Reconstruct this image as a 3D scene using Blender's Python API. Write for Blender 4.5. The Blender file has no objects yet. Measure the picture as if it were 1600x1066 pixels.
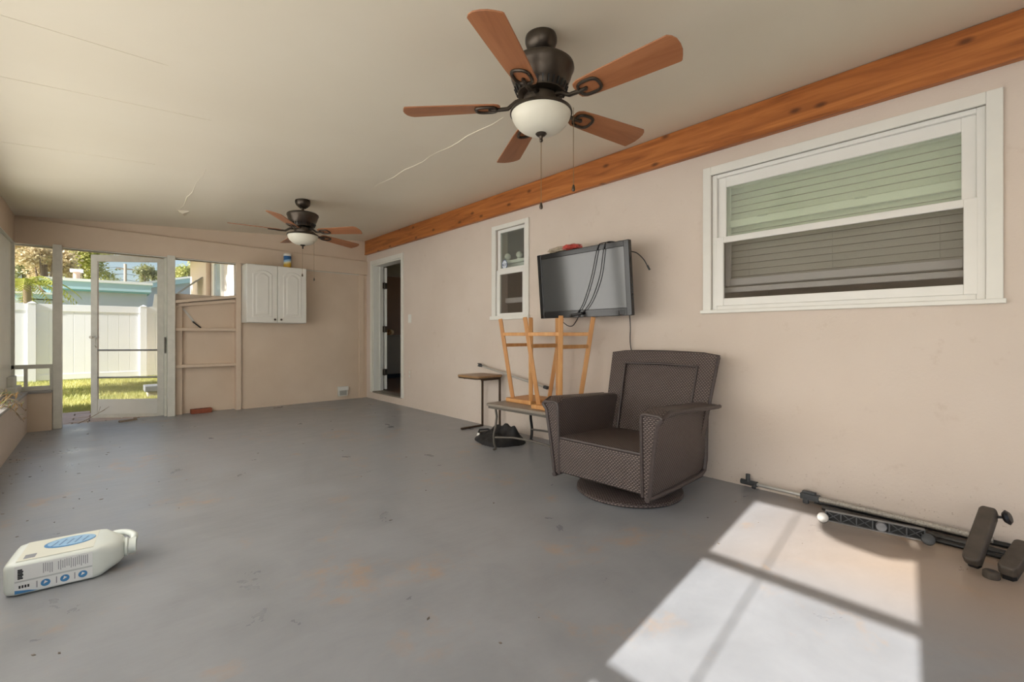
import bpy, math, random
from mathutils import Vector, Matrix
random.seed(7)
R = math.radians
SC = bpy.context.scene
COL = SC.collection

# ------------------------------------------------------------------ camera
CAM_H = 1.03
YAW = math.atan(643 / 711.0)                 # looking to the right of the room's long axis
cam_d = bpy.data.cameras.new('camera')
cam = bpy.data.objects.new('camera', cam_d); COL.objects.link(cam)
cam.location = (0, 0, CAM_H)
cam.rotation_euler = (R(90), 0, -YAW)
cam_d.sensor_width = 36.0
cam_d.lens = 36.0 * 711 / 1600
cam_d.shift_y = -9.7 / 1600
cam_d.clip_start = 0.02; cam_d.clip_end = 400
SC.camera = cam

# ------------------------------------------------------------------ world, sun, exposure
SUN_EL, SUN_AZ = R(27.6), math.atan(0.12)
w = bpy.data.worlds.new('sky_world'); SC.world = w; w.use_nodes = True
wn = w.node_tree.nodes; wl = w.node_tree.links; wn.clear()
sky = wn.new('ShaderNodeTexSky'); sky.sky_type = 'NISHITA'
sky.sun_disc = False; sky.sun_elevation = SUN_EL; sky.sun_rotation = R(263)
sky.air_density = 1.0; sky.dust_density = 1.5; sky.ozone_density = 1.0
bg = wn.new('ShaderNodeBackground'); bg.inputs['Strength'].default_value = 0.215
wo = wn.new('ShaderNodeOutputWorld')
wl.new(sky.outputs[0], bg.inputs[0]); wl.new(bg.outputs[0], wo.inputs[0])

sun_d = bpy.data.lights.new('sun', 'SUN'); sun_d.energy = 11.6; sun_d.angle = R(0.53)
sun_d.color = (1.0, 0.975, 0.94)
sun = bpy.data.objects.new('sun', sun_d); COL.objects.link(sun)
sd = Vector((math.cos(SUN_EL) * math.cos(SUN_AZ), math.cos(SUN_EL) * math.sin(SUN_AZ), -math.sin(SUN_EL)))
sun.rotation_euler = sd.to_track_quat('-Z', 'Y').to_euler()
sun.location = (-12, -2, 9)

SC.view_settings.view_transform = 'Standard'
SC.view_settings.look = 'None'
SC.view_settings.exposure = 0.0
SC.view_settings.gamma = 1.0
SC.view_settings.use_curve_mapping = False

# ------------------------------------------------------------------ materials
def lin(c):
    def f(v):
        v /= 255.0
        return v / 12.92 if v <= 0.04045 else ((v + 0.055) / 1.055) ** 2.4
    return (f(c[0]), f(c[1]), f(c[2]), 1.0)

MATS = {}
class NT:
    """small node-tree helper"""
    def __init__(s, m):
        s.m = m; m.use_nodes = True; s.t = m.node_tree; s.n = s.t.nodes
        s.b = s.n.get('Principled BSDF'); s.out = s.n.get('Material Output')
    def new(s, k, **kw):
        n = s.n.new(k)
        for a, v in kw.items(): setattr(n, a, v)
        return n
    def link(s, a, b): s.t.links.new(a, b)
    def math(s, op, a, b=None, c=None):
        n = s.n.new('ShaderNodeMath'); n.operation = op
        for i, v in enumerate((a, b, c)):
            if v is None: continue
            if isinstance(v, (int, float)): n.inputs[i].default_value = v
            else: s.link(v, n.inputs[i])
        return n.outputs[0]
    def coord(s, kind='Object', scale=(1, 1, 1)):
        tc = s.n.new('ShaderNodeTexCoord'); mp = s.n.new('ShaderNodeMapping')
        mp.inputs['Scale'].default_value = scale
        s.link(tc.outputs[kind], mp.inputs[0]); return mp.outputs[0]
    def noise(s, vec, scale, detail=4, rough=0.55, dist=0.0):
        n = s.n.new('ShaderNodeTexNoise'); n.inputs['Scale'].default_value = scale
        n.inputs['Detail'].default_value = detail; n.inputs['Roughness'].default_value = rough
        n.inputs['Distortion'].default_value = dist
        s.link(vec, n.inputs['Vector']); return n.outputs[0]
    def ramp(s, fac, stops):
        n = s.n.new('ShaderNodeValToRGB'); e = n.color_ramp.elements
        while len(e) < len(stops): e.new(0.5)
        for i, (p, c) in enumerate(stops):
            e[i].position = p; e[i].color = c
        s.link(fac, n.inputs[0]); return n.outputs[0]
    def mix(s, fac, a, b, mode='MIX'):
        n = s.n.new('ShaderNodeMix'); n.data_type = 'RGBA'; n.blend_type = mode
        fs = n.inputs['Factor']
        if isinstance(fac, (int, float)): fs.default_value = fac
        else: s.link(fac, fs)
        # Mix node has several A/B sockets: make sure the colour ones are used
        ca = [i for i in n.inputs if i.name == 'A' and i.type == 'RGBA'][0]
        cb = [i for i in n.inputs if i.name == 'B' and i.type == 'RGBA'][0]
        for sock, v in ((ca, a), (cb, b)):
            if isinstance(v, tuple): sock.default_value = v
            elif not isinstance(v, (int, float)): s.link(v, sock)
        return [o for o in n.outputs if o.type == 'RGBA'][0]
    def bump(s, h, strength=0.3, dist=0.01):
        n = s.n.new('ShaderNodeBump'); n.inputs['Strength'].default_value = strength
        n.inputs['Distance'].default_value = dist
        s.link(h, n.inputs['Height']); s.link(n.outputs[0], s.b.inputs['Normal'])
    def col(s, v):
        if isinstance(v, tuple): s.b.inputs['Base Color'].default_value = v
        else: s.link(v, s.b.inputs['Base Color'])
    def rough(s, v):
        if isinstance(v, (int, float)): s.b.inputs['Roughness'].default_value = v
        else: s.link(v, s.b.inputs['Roughness'])

def mat(name, c, rough=0.6, metal=0.0, var=0.0, vscale=8.0, bump=0.0, bscale=60.0, bdist=0.004, spec=None):
    """principled material with slight procedural colour variation and relief"""
    if name in MATS: return MATS[name]
    m = bpy.data.materials.new(name); t = NT(m); MATS[name] = m
    base = lin(c)
    if var > 0:
        v = t.noise(t.coord(), vscale, 5)
        lo = tuple(x * (1 - var) for x in base[:3]) + (1,); hi = tuple(min(1, x * (1 + var)) for x in base[:3]) + (1,)
        t.col(t.ramp(v, [(0.3, lo), (0.7, hi)]))
    else: t.col(base)
    t.rough(rough); t.b.inputs['Metallic'].default_value = metal
    if spec is not None: t.b.inputs['Specular IOR Level'].default_value = spec
    if bump > 0: t.bump(t.noise(t.coord(), bscale, 6), bump, bdist)
    return m

def m_wall():
    m = bpy.data.materials.new('beige_stucco'); t = NT(m)
    v = t.coord()
    n1 = t.noise(v, 1.3, 3); n2 = t.noise(v, 9, 6, 0.65)
    c = t.ramp(n1, [(0.3, lin((213, 199, 186))), (0.7, lin((220, 207, 195)))])
    stain = t.ramp(n2, [(0.62, (0, 0, 0, 1)), (0.80, (1, 1, 1, 1))])
    c = t.mix(t.math('MULTIPLY', stain, 0.25), c, lin((170, 142, 115)))
    # mud spatter low on the wall
    sz = t.new('ShaderNodeSeparateXYZ'); t.link(v, sz.inputs[0])
    low = t.math('MAXIMUM', t.math('SUBTRACT', 1.0, t.math('MULTIPLY', sz.outputs[2], 2.6)), 0.0)
    spk = t.ramp(t.noise(v, 75, 2, 0.5), [(0.68, (0, 0, 0, 1)), (0.73, (1, 1, 1, 1))])
    c = t.mix(t.math('MULTIPLY', t.math('MULTIPLY', spk, low), 0.55), c, lin((140, 114, 88)))
    t.col(c); t.rough(0.75)
    t.bump(t.math('ADD', t.noise(v, 55, 8, 0.7), t.math('MULTIPLY', t.noise(v, 7, 3), 1.5)), 0.35, 0.006)
    return m
def m_board():
    m = bpy.data.materials.new('painted_plywood'); t = NT(m)
    v = t.coord()
    c = t.ramp(t.noise(v, 2.0, 4), [(0.3, lin((214, 194, 172))), (0.7, lin((222, 203, 182)))])
    t.col(c); t.rough(0.6)
    t.bump(t.noise(t.coord('Object', (1, 1, 0.15)), 40, 5), 0.15, 0.003)
    return m
def m_floor():
    m = bpy.data.materials.new('painted_concrete'); t = NT(m)
    v = t.coord()
    big = t.noise(v, 0.55, 3, 0.5); mid = t.noise(v, 3.5, 6, 0.6, 0.4); fine = t.noise(v, 40, 6, 0.7)
    c = t.ramp(mid, [(0.25, lin((138, 140, 144))), (0.75, lin((156, 158, 162)))])
    # worn tan wash, stronger towards the house wall near the camera
    sep = t.new('ShaderNodeSeparateXYZ'); t.link(v, sep.inputs[0])
    fx = t.math('MULTIPLY', t.math('SUBTRACT', sep.outputs[0], 2.2), 1.1)
    fy = t.math('MULTIPLY', t.math('SUBTRACT', 1.2, sep.outputs[1]), 0.9)
    f = t.math('MINIMUM', t.math('MAXIMUM', t.math('ADD', t.math('MINIMUM', fx, 0.6), t.math('MULTIPLY', big, 0.5)), 0.0), t.math('MAXIMUM', fy, 0.0))
    f = t.math('MINIMUM', f, 0.75)
    c = t.mix(f, c, lin((172, 150, 128)))
    # rust-coloured worn patches
    r1 = t.noise(v, 1.7, 5, 0.62, 0.6)
    rust = t.ramp(r1, [(0.555, (0, 0, 0, 1)), (0.64, (1, 1, 1, 1))])
    r2 = t.ramp(t.noise(v, 9, 4, 0.7), [(0.45, (0, 0, 0, 1)), (0.6, (1, 1, 1, 1))])
    c = t.mix(t.math('MULTIPLY', t.math('MULTIPLY', rust, r2), 0.45), c, lin((178, 144, 106)))
    sp = t.ramp(t.noise(v, 21, 3, 0.5), [(0.74, (0, 0, 0, 1)), (0.79, (1, 1, 1, 1))])
    c = t.mix(t.math('MULTIPLY', sp, 0.05), c, lin((98, 92, 88)))
    t.col(c)
    t.rough(t.ramp(mid, [(0.3, (0.26, 0.26, 0.26, 1)), (0.7, (0.46, 0.46, 0.46, 1))]))
    h = t.math('ADD', t.math('MULTIPLY', t.noise(t.coord('Object', (1.0, 2.4, 1)), 2.4, 4), 1.4), t.math('MULTIPLY', fine, 0.05))
    t.bump(h, 0.40, 0.010)
    return m
def m_ceiling():
    m = bpy.data.materials.new('glossy_ceiling_paint'); t = NT(m)
    v = t.coord()
    t.col(t.ramp(t.noise(v, 0.9, 3), [(0.3, lin((226, 217, 198))), (0.7, lin((231, 223, 205)))]))
    t.rough(0.42); t.b.inputs['Specular IOR Level'].default_value = 0.35
    h = t.math('ADD', t.noise(t.coord('Object', (0.35, 2.2, 1)), 1.6, 3), t.math('MULTIPLY', t.noise(v, 30, 4), 0.03))
    t.bump(h, 0.22, 0.03)
    return m
def m_wood(name, c1, c2, c3, axis='Y', rough=0.45, knots=False, scale=1.0):
    m = bpy.data.materials.new(name); t = NT(m)
    sc = {'X': (0.5, 7, 7), 'Y': (7, 0.5, 7), 'Z': (7, 7, 0.5)}[axis]
    v = t.coord('Object', tuple(x * scale for x in sc))
    n = t.noise(v, 2.2, 7, 0.6, 1.2)
    c = t.ramp(n, [(0.28, lin(c1)), (0.5, lin(c2)), (0.72, lin(c3))])
    if knots:
        vo = t.new('ShaderNodeTexVoronoi'); vo.inputs['Scale'].default_value = 1.0
        vo.voronoi_dimensions = '2D'; sx = t.new('ShaderNodeSeparateXYZ'); t.link(t.coord('Object'), sx.inputs[0]); cx2 = t.new('ShaderNodeCombineXYZ'); t.link(t.math('MULTIPLY', sx.outputs[1], 2.3), cx2.inputs[0]); t.link(t.math('MULTIPLY', sx.outputs[2], 4.5), cx2.inputs[1]); t.link(cx2.outputs[0], vo.inputs['Vector'])
        k = t.ramp(vo.outputs['Distance'], [(0.03, (1, 1, 1, 1)), (0.10, (0, 0, 0, 1))])
        c = t.mix(t.math('MULTIPLY', k, 0.8), c, lin((78, 40, 20)))
    t.col(c); t.rough(rough); t.bump(n, 0.08, 0.004)
    return m
def m_wicker():
    m = bpy.data.materials.new('brown_wicker'); t = NT(m)
    tc = t.new('ShaderNodeTexCoord')
    p = t.new('ShaderNodeSeparateXYZ'); t.link(tc.outputs['Object'], p.inputs[0])
    nn = t.new('ShaderNodeSeparateXYZ'); t.link(tc.outputs['Normal'], nn.inputs[0])
    ax = t.math('GREATER_THAN', t.math('ABSOLUTE', nn.outputs[0]), 0.65)
    az = t.math('GREATER_THAN', t.math('ABSOLUTE', nn.outputs[2]), 0.70)
    def sel(f, a, b): return t.math('ADD', t.math('MULTIPLY', f, b), t.math('MULTIPLY', t.math('SUBTRACT', 1.0, f), a))
    u = sel(ax, p.outputs[0], p.outputs[1])
    v = sel(az, p.outputs[2], p.outputs[1]); u = sel(az, u, p.outputs[0])
    vb = t.math('DIVIDE', v, 0.0105); row = t.math('FLOOR', vb)
    par = t.math('MULTIPLY', t.math('MODULO', t.math('ABSOLUTE', row), 2.0), 0.5)
    uu = t.math('ADD', t.math('DIVIDE', u, 0.021), par)
    cu = t.math('SUBTRACT', t.math('FRACT', uu), 0.5); cv = t.math('SUBTRACT', t.math('FRACT', vb), 0.5)
    h = t.math('SUBTRACT', 1.0, t.math('ADD', t.math('MULTIPLY', t.math('MULTIPLY', cu, cu), 4.0), t.math('MULTIPLY', t.math('MULTIPLY', cv, cv), 3.0)))
    h = t.math('MAXIMUM', h, 0.0)
    var = t.noise(tc.outputs['Object'], 14, 3)
    c = t.ramp(h, [(0.05, lin((34, 28, 27))), (0.55, lin((92, 80, 77))), (1.0, lin((138, 124, 118)))])  # weave shading put into the colour: dark gaps, highlights on the strand crowns
    c = t.mix(t.math('MULTIPLY', var, 0.45), c, lin((76, 60, 55)))
    t.col(c); t.rough(0.42); t.bump(h, 0.75, 0.004)
    return m
def m_glass(name, tint, alpha, rough=0.03, gloss=0.12):
    """thin pane: mostly clear with a tinted film and a sheen"""
    m = bpy.data.materials.new(name); t = NT(m); t.n.remove(t.b)
    tr = t.new('ShaderNodeBsdfTransparent'); tr.inputs[0].default_value = tint
    df = t.new('ShaderNodeBsdfDiffuse'); df.inputs[0].default_value = tint
    gl = t.new('ShaderNodeBsdfGlossy'); gl.inputs['Roughness'].default_value = rough
    m1 = t.new('ShaderNodeMixShader'); m1.inputs[0].default_value = alpha
    m2 = t.new('ShaderNodeMixShader')
    lw = t.new('ShaderNodeLayerWeight'); lw.inputs[0].default_value = 0.5
    f = t.math('ADD', t.math('MULTIPLY', t.math('POWER', lw.outputs['Facing'], 4.0), 0.5), gloss * 0.3)
    t.link(tr.outputs[0], m1.inputs[1]); t.link(df.outputs[0], m1.inputs[2])
    t.link(f, m2.inputs[0]); t.link(m1.outputs[0], m2.inputs[1]); t.link(gl.outputs[0], m2.inputs[2])
    t.link(m2.outputs[0], t.out.inputs[0]); return m
def m_screen(name, c, alpha):
    m = bpy.data.materials.new(name); t = NT(m); t.n.remove(t.b)
    tr = t.new('ShaderNodeBsdfTransparent')
    df = t.new('ShaderNodeBsdfDiffuse'); df.inputs[0].default_value = lin(c)
    mx = t.new('ShaderNodeMixShader'); mx.inputs[0].default_value = alpha
    t.link(tr.outputs[0], mx.inputs[1]); t.link(df.outputs[0], mx.inputs[2]); t.link(mx.outputs[0], t.out.inputs[0])
    return m
def m_cloth_translucent():
    m = bpy.data.materials.new('white_shade_cloth'); t = NT(m); t.n.remove(t.b)
    df = t.new('ShaderNodeBsdfDiffuse'); df.inputs[0].default_value = (0.86, 0.86, 0.85, 1)
    tl = t.new('ShaderNodeBsdfTranslucent'); tl.inputs[0].default_value = (0.93, 0.93, 0.92, 1)
    mx = t.new('ShaderNodeMixShader'); mx.inputs[0].default_value = 0.80
    t.link(df.outputs[0], mx.inputs[1]); t.link(tl.outputs[0], mx.inputs[2]); t.link(mx.outputs[0], t.out.inputs[0])
    return m
def m_leaf(name, c1, c2):
    m = bpy.data.materials.new(name); t = NT(m)
    n = t.noise(t.coord('Object'), 1.6, 4)
    c = t.ramp(n, [(0.35, lin(c1)), (0.65, lin(c2))]); t.col(c); t.rough(0.55)
    t.b.inputs['Transmission Weight'].default_value = 0.0
    tl = t.new('ShaderNodeBsdfTranslucent'); t.link(c, tl.inputs[0])
    mx = t.new('ShaderNodeMixShader'); mx.inputs[0].default_value = 0.35
    t.link(t.b.outputs[0], mx.inputs[1]); t.link(tl.outputs[0], mx.inputs[2]); t.link(mx.outputs[0], t.out.inputs[0])
    return m

M_WALL = m_wall(); M_BOARD = m_board(); M_FLOOR = m_floor(); M_CEIL = m_ceiling()
M_BEAM = m_wood('stained_pine', (132, 74, 34), (174, 104, 50), (200, 128, 66), 'Y', 0.4, True)
M_STOOL = m_wood('pale_beech', (190, 130, 74), (206, 150, 92), (216, 165, 108), 'Z', 0.45)
M_TRAYW = m_wood('tan_veneer', (128, 96, 64), (150, 116, 80), (166, 132, 94), 'Y', 0.35)
M_BLADE = m_wood('fan_blade_wood', (144, 89, 56), (161, 104, 67), (175, 118, 80), 'X', 0.45)
M_WICKER = m_wicker()
M_WHITE = mat('white_gloss_paint', (230, 229, 222), 0.35, var=0.02)
M_VINYL = mat('white_vinyl_frame', (232, 231, 226), 0.3, var=0.02)
M_OLDWHITE = mat('weathered_white_paint', (220, 218, 208), 0.55, var=0.06, vscale=14, bump=0.15)
M_SILL = mat('grey_painted_sill', (168, 164, 160), 0.6, var=0.06, bump=0.15)
M_BRONZE = mat('dark_bronze', (76, 68, 60), 0.35, 0.75, var=0.12, vscale=20)
M_CHAIN = mat('brass_chain', (150, 128, 96), 0.35, 0.9)
M_BLACK = mat('black_plastic', (26, 26, 28), 0.4)
M_BLACKGL = mat('glossy_black_plastic', (30, 30, 32), 0.12)
M_DKGREY = mat('dark_grey_plastic', (66, 68, 70), 0.5, var=0.05)
M_STEEL = mat('brushed_steel', (206, 204, 198), 0.35, 0.6, var=0.06)
M_TABLEM = mat('grey_brown_metal', (104, 98, 90), 0.45, 0.3, var=0.05)
M_TABLETOP = mat('taupe_table_top', (142, 132, 120), 0.4, var=0.06, vscale=30, bump=0.1, bscale=200)
M_BROWNM = mat('brown_metal', (78, 62, 48), 0.45, 0.4)
M_BRICK = mat('red_brick', (150, 84, 60), 0.85, var=0.15, vscale=30, bump=0.4)
M_GREENISH = mat('cream_panel_paint', (232, 231, 220), 0.55, var=0.03)
M_SHADE = m_cloth_translucent()

# ------------------------------------------------------------------ mesh helpers
class MB:
    def __init__(s): s.v = []; s.f = []
    def add(s, vs, fs):
        o = len(s.v); s.v += [tuple(p) for p in vs]; s.f += [tuple(i + o for i in f) for f in fs]; return s
    def box(s, x0, x1, y0, y1, z0, z1):
        if x0 > x1: x0, x1 = x1, x0
        if y0 > y1: y0, y1 = y1, y0
        if z0 > z1: z0, z1 = z1, z0
        return s.add([(x0, y0, z0), (x1, y0, z0), (x1, y1, z0), (x0, y1, z0), (x0, y0, z1), (x1, y0, z1), (x1, y1, z1), (x0, y1, z1)],
                     [(0, 3, 2, 1), (4, 5, 6, 7), (0, 1, 5, 4), (1, 2, 6, 5), (2, 3, 7, 6), (3, 0, 4, 7)])
    def hexa(s, p):
        return s.add(p, [(0, 3, 2, 1), (4, 5, 6, 7), (0, 1, 5, 4), (1, 2, 6, 5), (2, 3, 7, 6), (3, 0, 4, 7)])
    def bar(s, a, b, w, d, up=(0, 0, 1)):
        """square bar from a to b, w across, d along 'up'"""
        a, b = Vector(a), Vector(b); t = (b - a).normalized(); u = Vector(up)
        if abs(t.dot(u)) > 0.99: u = Vector((1, 0, 0))
        side = t.cross(u).normalized(); u = side.cross(t).normalized()
        q = []
        for c in (a, b):
            for i, j in ((-1, -1), (1, -1), (1, 1), (-1, 1)): q.append(c + side * i * w / 2 + u * j * d / 2)
        return s.hexa(q)
    def tube(s, pts, r, seg=10, cap=True, closed=False):
        P = [Vector(p) for p in pts]; n = len(P)
        rs = r if isinstance(r, (list, tuple)) else [r] * n
        vs = []; fs = []
        prev = None
        for i, p in enumerate(P):
            if closed: t = (P[(i + 1) % n] - P[i - 1]).normalized()
            elif i == 0: t = (P[1] - P[0]).normalized()
            elif i == n - 1: t = (P[-1] - P[-2]).normalized()
            else: t = ((P[i + 1] - p).normalized() + (p - P[i - 1]).normalized()).normalized()
            if prev is None:
                a = Vector((0, 0, 1)) if abs(t.z) < 0.9 else Vector((1, 0, 0))
                u = t.cross(a).normalized()
            else:
                u = (prev - t * prev.dot(t)).normalized()
            prev = u; wv = t.cross(u)
            for k in range(seg):
                an = 2 * math.pi * k / seg
                vs.append(p + (u * math.cos(an) + wv * math.sin(an)) * rs[i])
        for i in range(n - 1 if not closed else n):
            j = (i + 1) % n
            for k in range(seg):
                k2 = (k + 1) % seg
                fs.append((i * seg + k, i * seg + k2, j * seg + k2, j * seg + k))
        if cap and not closed:
            fs.append(tuple(reversed(range(seg)))); fs.append(tuple((n - 1) * seg + k for k in range(seg)))
        return s.add(vs, fs)
    def lathe(s, prof, c=(0, 0, 0), seg=32, M=None):
        vs = []; fs = []; idx = []
        for r, z in prof:
            if r < 1e-6:
                idx.append([len(vs)]); vs.append(Vector((0, 0, z)))
            else:
                idx.append(list(range(len(vs), len(vs) + seg)))
                for k in range(seg):
                    a = 2 * math.pi * k / seg; vs.append(Vector((r * math.cos(a), r * math.sin(a), z)))
        for i in range(len(prof) - 1):
            A, B = idx[i], idx[i + 1]
            for k in range(seg):
                k2 = (k + 1) % seg
                if len(A) == 1 and len(B) == 1: break
                if len(A) == 1: fs.append((A[0], B[k], B[k2]))
                elif len(B) == 1: fs.append((A[k], B[0], A[k2]))
                else: fs.append((A[k], B[k], B[k2], A[k2]))
        if M is not None: vs = [M @ v for v in vs]
        cc = Vector(c); return s.add([v + cc for v in vs], fs)
    def prism(s, poly, a0, a1, axis='z'):
        """poly of 2-D points, extruded along axis from a0 to a1"""
        def P(p, a):
            if axis == 'z': return (p[0], p[1], a)
            if axis == 'y': return (p[0], a, p[1])
            return (a, p[0], p[1])
        n = len(poly); vs = [P(p, a0) for p in poly] + [P(p, a1) for p in poly]
        fs = [tuple(reversed(range(n))), tuple(range(n, 2 * n))] + [(i, (i + 1) % n, n + (i + 1) % n, n + i) for i in range(n)]
        return s.add(vs, fs)
    def grid(s, fn, nu, nv):
        vs = [fn(i / nu, j / nv) for i in range(nu + 1) for j in range(nv + 1)]
        fs = [(i * (nv + 1) + j, (i + 1) * (nv + 1) + j, (i + 1) * (nv + 1) + j + 1, i * (nv + 1) + j + 1) for i in range(nu) for j in range(nv)]
        return s.add(vs, fs)
    def xf(s, M, start=0):
        for i in range(start, len(s.v)): s.v[i] = tuple(M @ Vector(s.v[i]))
        return s
    def mesh(s, name, smooth=False, ang=40):
        me = bpy.data.meshes.new(name); me.from_pydata(s.v, [], s.f); me.validate(); 
        import bmesh
        bm = bmesh.new(); bm.from_mesh(me); bmesh.ops.recalc_face_normals(bm, faces=bm.faces[:]); bm.to_mesh(me); bm.free()
        if smooth:
            for p in me.polygons: p.use_smooth = True
            me.set_sharp_from_angle(angle=R(ang))
        return me
    def build(s, name, m, parent=None, smooth=False, bevel=0.0, seg=2, ang=40, sub=0):
        me = s.mesh(name, smooth, ang)
        if m is not None: me.materials.append(m)
        o = bpy.data.objects.new(name, me); COL.objects.link(o)
        if parent is not None: o.parent = parent
        if bevel > 0:
            b = o.modifiers.new('bevel', 'BEVEL'); b.width = bevel; b.segments = seg; b.limit_method = 'ANGLE'; b.angle_limit = R(35)
        if sub: 
            b = o.modifiers.new('subsurf', 'SUBSURF'); b.levels = sub; b.render_levels = sub
        return o

def part(name, me_or_mb, m, parent, smooth=False, bevel=0.0):
    return me_or_mb.build(name, m, parent, smooth, bevel)
def share(o, name, parent, loc=(0, 0, 0), rot=(0, 0, 0), scale=(1, 1, 1)):
    c = o.copy(); COL.objects.link(c); c.name = name; c.parent = parent
    c.location = loc; c.rotation_euler = rot; c.scale = scale
    return c
def tag(o, label, cat, group=None, kind=None):
    o['label'] = label; o['category'] = cat
    if group: o['group'] = group
    if kind: o['kind'] = kind
    return o
def thing(name, label, cat, loc=(0, 0, 0), rotz=0.0, group=None, kind=None):
    o = bpy.data.objects.new(name, None); COL.objects.link(o); o.empty_display_size = 0.1
    o.location = loc; o.rotation_euler = (0, 0, rotz)
    return tag(o, label, cat, group, kind)
def struct(name, label, cat, loc=(0, 0, 0), rotz=0.0): return thing(name, label, cat, loc, rotz, None, 'structure')

def wall_mb(axis, a, thick, u0, u1, z0, z1, holes):
    """wall slab with rectangular holes; axis 'X': plane at X=a..a+thick, u along Y; 'Y' likewise"""
    us = sorted({u0, u1} | {h[0] for h in holes} | {h[1] for h in holes})
    zs = sorted({z0, z1} | {h[2] for h in holes} | {h[3] for h in holes})
    us = [u for u in us if u0 <= u <= u1]; zs = [z for z in zs if z0 <= z <= z1]
    nu, nz = len(us) - 1, len(zs) - 1
    def solid(i, j):
        if i < 0 or j < 0 or i >= nu or j >= nz: return False
        cu, cz = (us[i] + us[i + 1]) / 2, (zs[j] + zs[j + 1]) / 2
        return not any(h[0] < cu < h[1] and h[2] < cz < h[3] for h in holes)
    b = MB(); a1 = a + thick
    def P(d, u, z): return (d, u, z) if axis == 'X' else (u, d, z)
    for i in range(nu):
        for j in range(nz):
            if not solid(i, j): continue
            A, B, C, D = us[i], us[i + 1], zs[j], zs[j + 1]
            for d in (a, a1): b.add([P(d, A, C), P(d, B, C), P(d, B, D), P(d, A, D)], [(0, 1, 2, 3)])
            for (ii, jj, q) in ((i - 1, j, [(A, C), (A, D)]), (i + 1, j, [(B, C), (B, D)]), (i, j - 1, [(A, C), (B, C)]), (i, j + 1, [(A, D), (B, D)])):
                if not solid(ii, jj): b.add([P(a, *q[0]), P(a, *q[1]), P(a1, *q[1]), P(a1, *q[0])], [(0, 1, 2, 3)])
    # weld so normals come out consistent
    key = {}; nv = []; rm = []
    for p in b.v:
        k = tuple(round(x, 5) for x in p)
        if k not in key: key[k] = len(nv); nv.append(p)
        rm.append(key[k])
    b.v = nv; b.f = [tuple(rm[i] for i in f) for f in b.f]
    return b

XR, YB, XL = 3.26, 7.18, -0.575
def ceil_z(x): return 2.355 + 0.066 * x

# ================================================================== THE SETTING
# ---- floor
fl = MB(); fl.box(-0.80, 3.30, -1.75, 7.30, -0.12, 0.0)
o = fl.build('floor', M_FLOOR); tag(o, 'grey painted concrete porch floor with worn tan stains', 'floor', kind='structure')

# ---- ceiling: sloping slab with visible sheet seams
cb = MB()
cb.hexa([(-0.95, -1.8, ceil_z(-0.95)), (3.45, -1.8, ceil_z(3.45)), (3.45, 7.45, ceil_z(3.45)), (-0.95, 7.45, ceil_z(-0.95)),
         (-0.95, -1.8, ceil_z(-0.95) + 0.14), (3.45, -1.8, ceil_z(3.45) + 0.14), (3.45, 7.45, ceil_z(3.45) + 0.14), (-0.95, 7.45, ceil_z(-0.95) + 0.14)])
ceiling = cb.build('ceiling', M_CEIL); tag(ceiling, 'glossy cream painted ceiling sloping down to the screened side', 'ceiling', kind='structure')
def ridge(name, pts, r):
    q = [(x, y, ceil_z(x) - 0.001) for x, y in pts]
    MB().tube(q, r, 6).build(name, M_CEIL, ceiling, True)
ridge('seam', [(2.0 + 0.012 * math.sin(i * 1.7), 2.3 + 0.13 * i) for i in range(16)], [0.001 + 0.0035 * abs(math.sin(i * 0.45 + 0.2)) for i in range(16)])
ridge('seam', [(0.645 + 0.01 * math.sin(i * 2.1), 4.5 + 0.2 * i) for i in range(9)], [0.003, 0.001, 0.001, 0.002, 0.004, 0.006, 0.004, 0.002, 0.001])
ridge('seam', [(-0.68 + 0.2 * i, 3.42 + 0.004 * math.sin(i)) for i in range(7)], 0.0014)
ridge('seam', [(-0.68 + 0.2 * i, 4.55 + 0.004 * math.sin(i * 2)) for i in range(6)], 0.0012)
ridge('seam', [(-0.55 + 0.2 * i, 2.75 + 0.02 * i) for i in range(5)], 0.001)
# torn flap of ceiling film
fp = MB(); fp.add([(0.62, 6.15, ceil_z(0.62) - 0.002), (0.74, 6.12, ceil_z(0.74) - 0.002), (0.72, 6.45, ceil_z(0.72) - 0.001), (0.64, 6.13, ceil_z(0.64) - 0.035), (0.67, 6.14, ceil_z(0.67) - 0.037)],
       [(0, 1, 2), (0, 3, 4, 1), (0, 2, 3), (1, 4, 2), (2, 4, 3)])
fp.build('torn_flap', M_CEIL, ceiling)

# ---- right (house) wall with door and two windows
DOOR = (6.00, 6.945, 0.11, 2.155)
WSM = (3.385, 3.865, 1.235, 2.19)
WBG = (0.095, 1.465, 1.205, 2.19)
wr = wall_mb('X', XR, 0.17, -1.75, 7.30, -0.1, 2.62, [DOOR, WSM, WBG])
o = wr.build('wall_right', M_WALL); tag(o, 'beige stucco house wall with two windows and a doorway', 'wall', kind='structure')

# stained beam under the ceiling
bm_ = MB(); bm_.box(XR - 0.045, XR - 0.001, -1.75, 7.155, 2.337, 2.565)
beam = bm_.build('trim_1', M_BEAM, None, False, 0.004); tag(beam, 'orange-brown stained wooden ledger beam along top of house wall', 'beam', kind='structure')
MB().box(XR - 0.05, XR - 0.044, -1.75, 7.155, 2.337, 2.356).build('edge_strip', M_BEAM, beam, False, 0.002)

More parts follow.
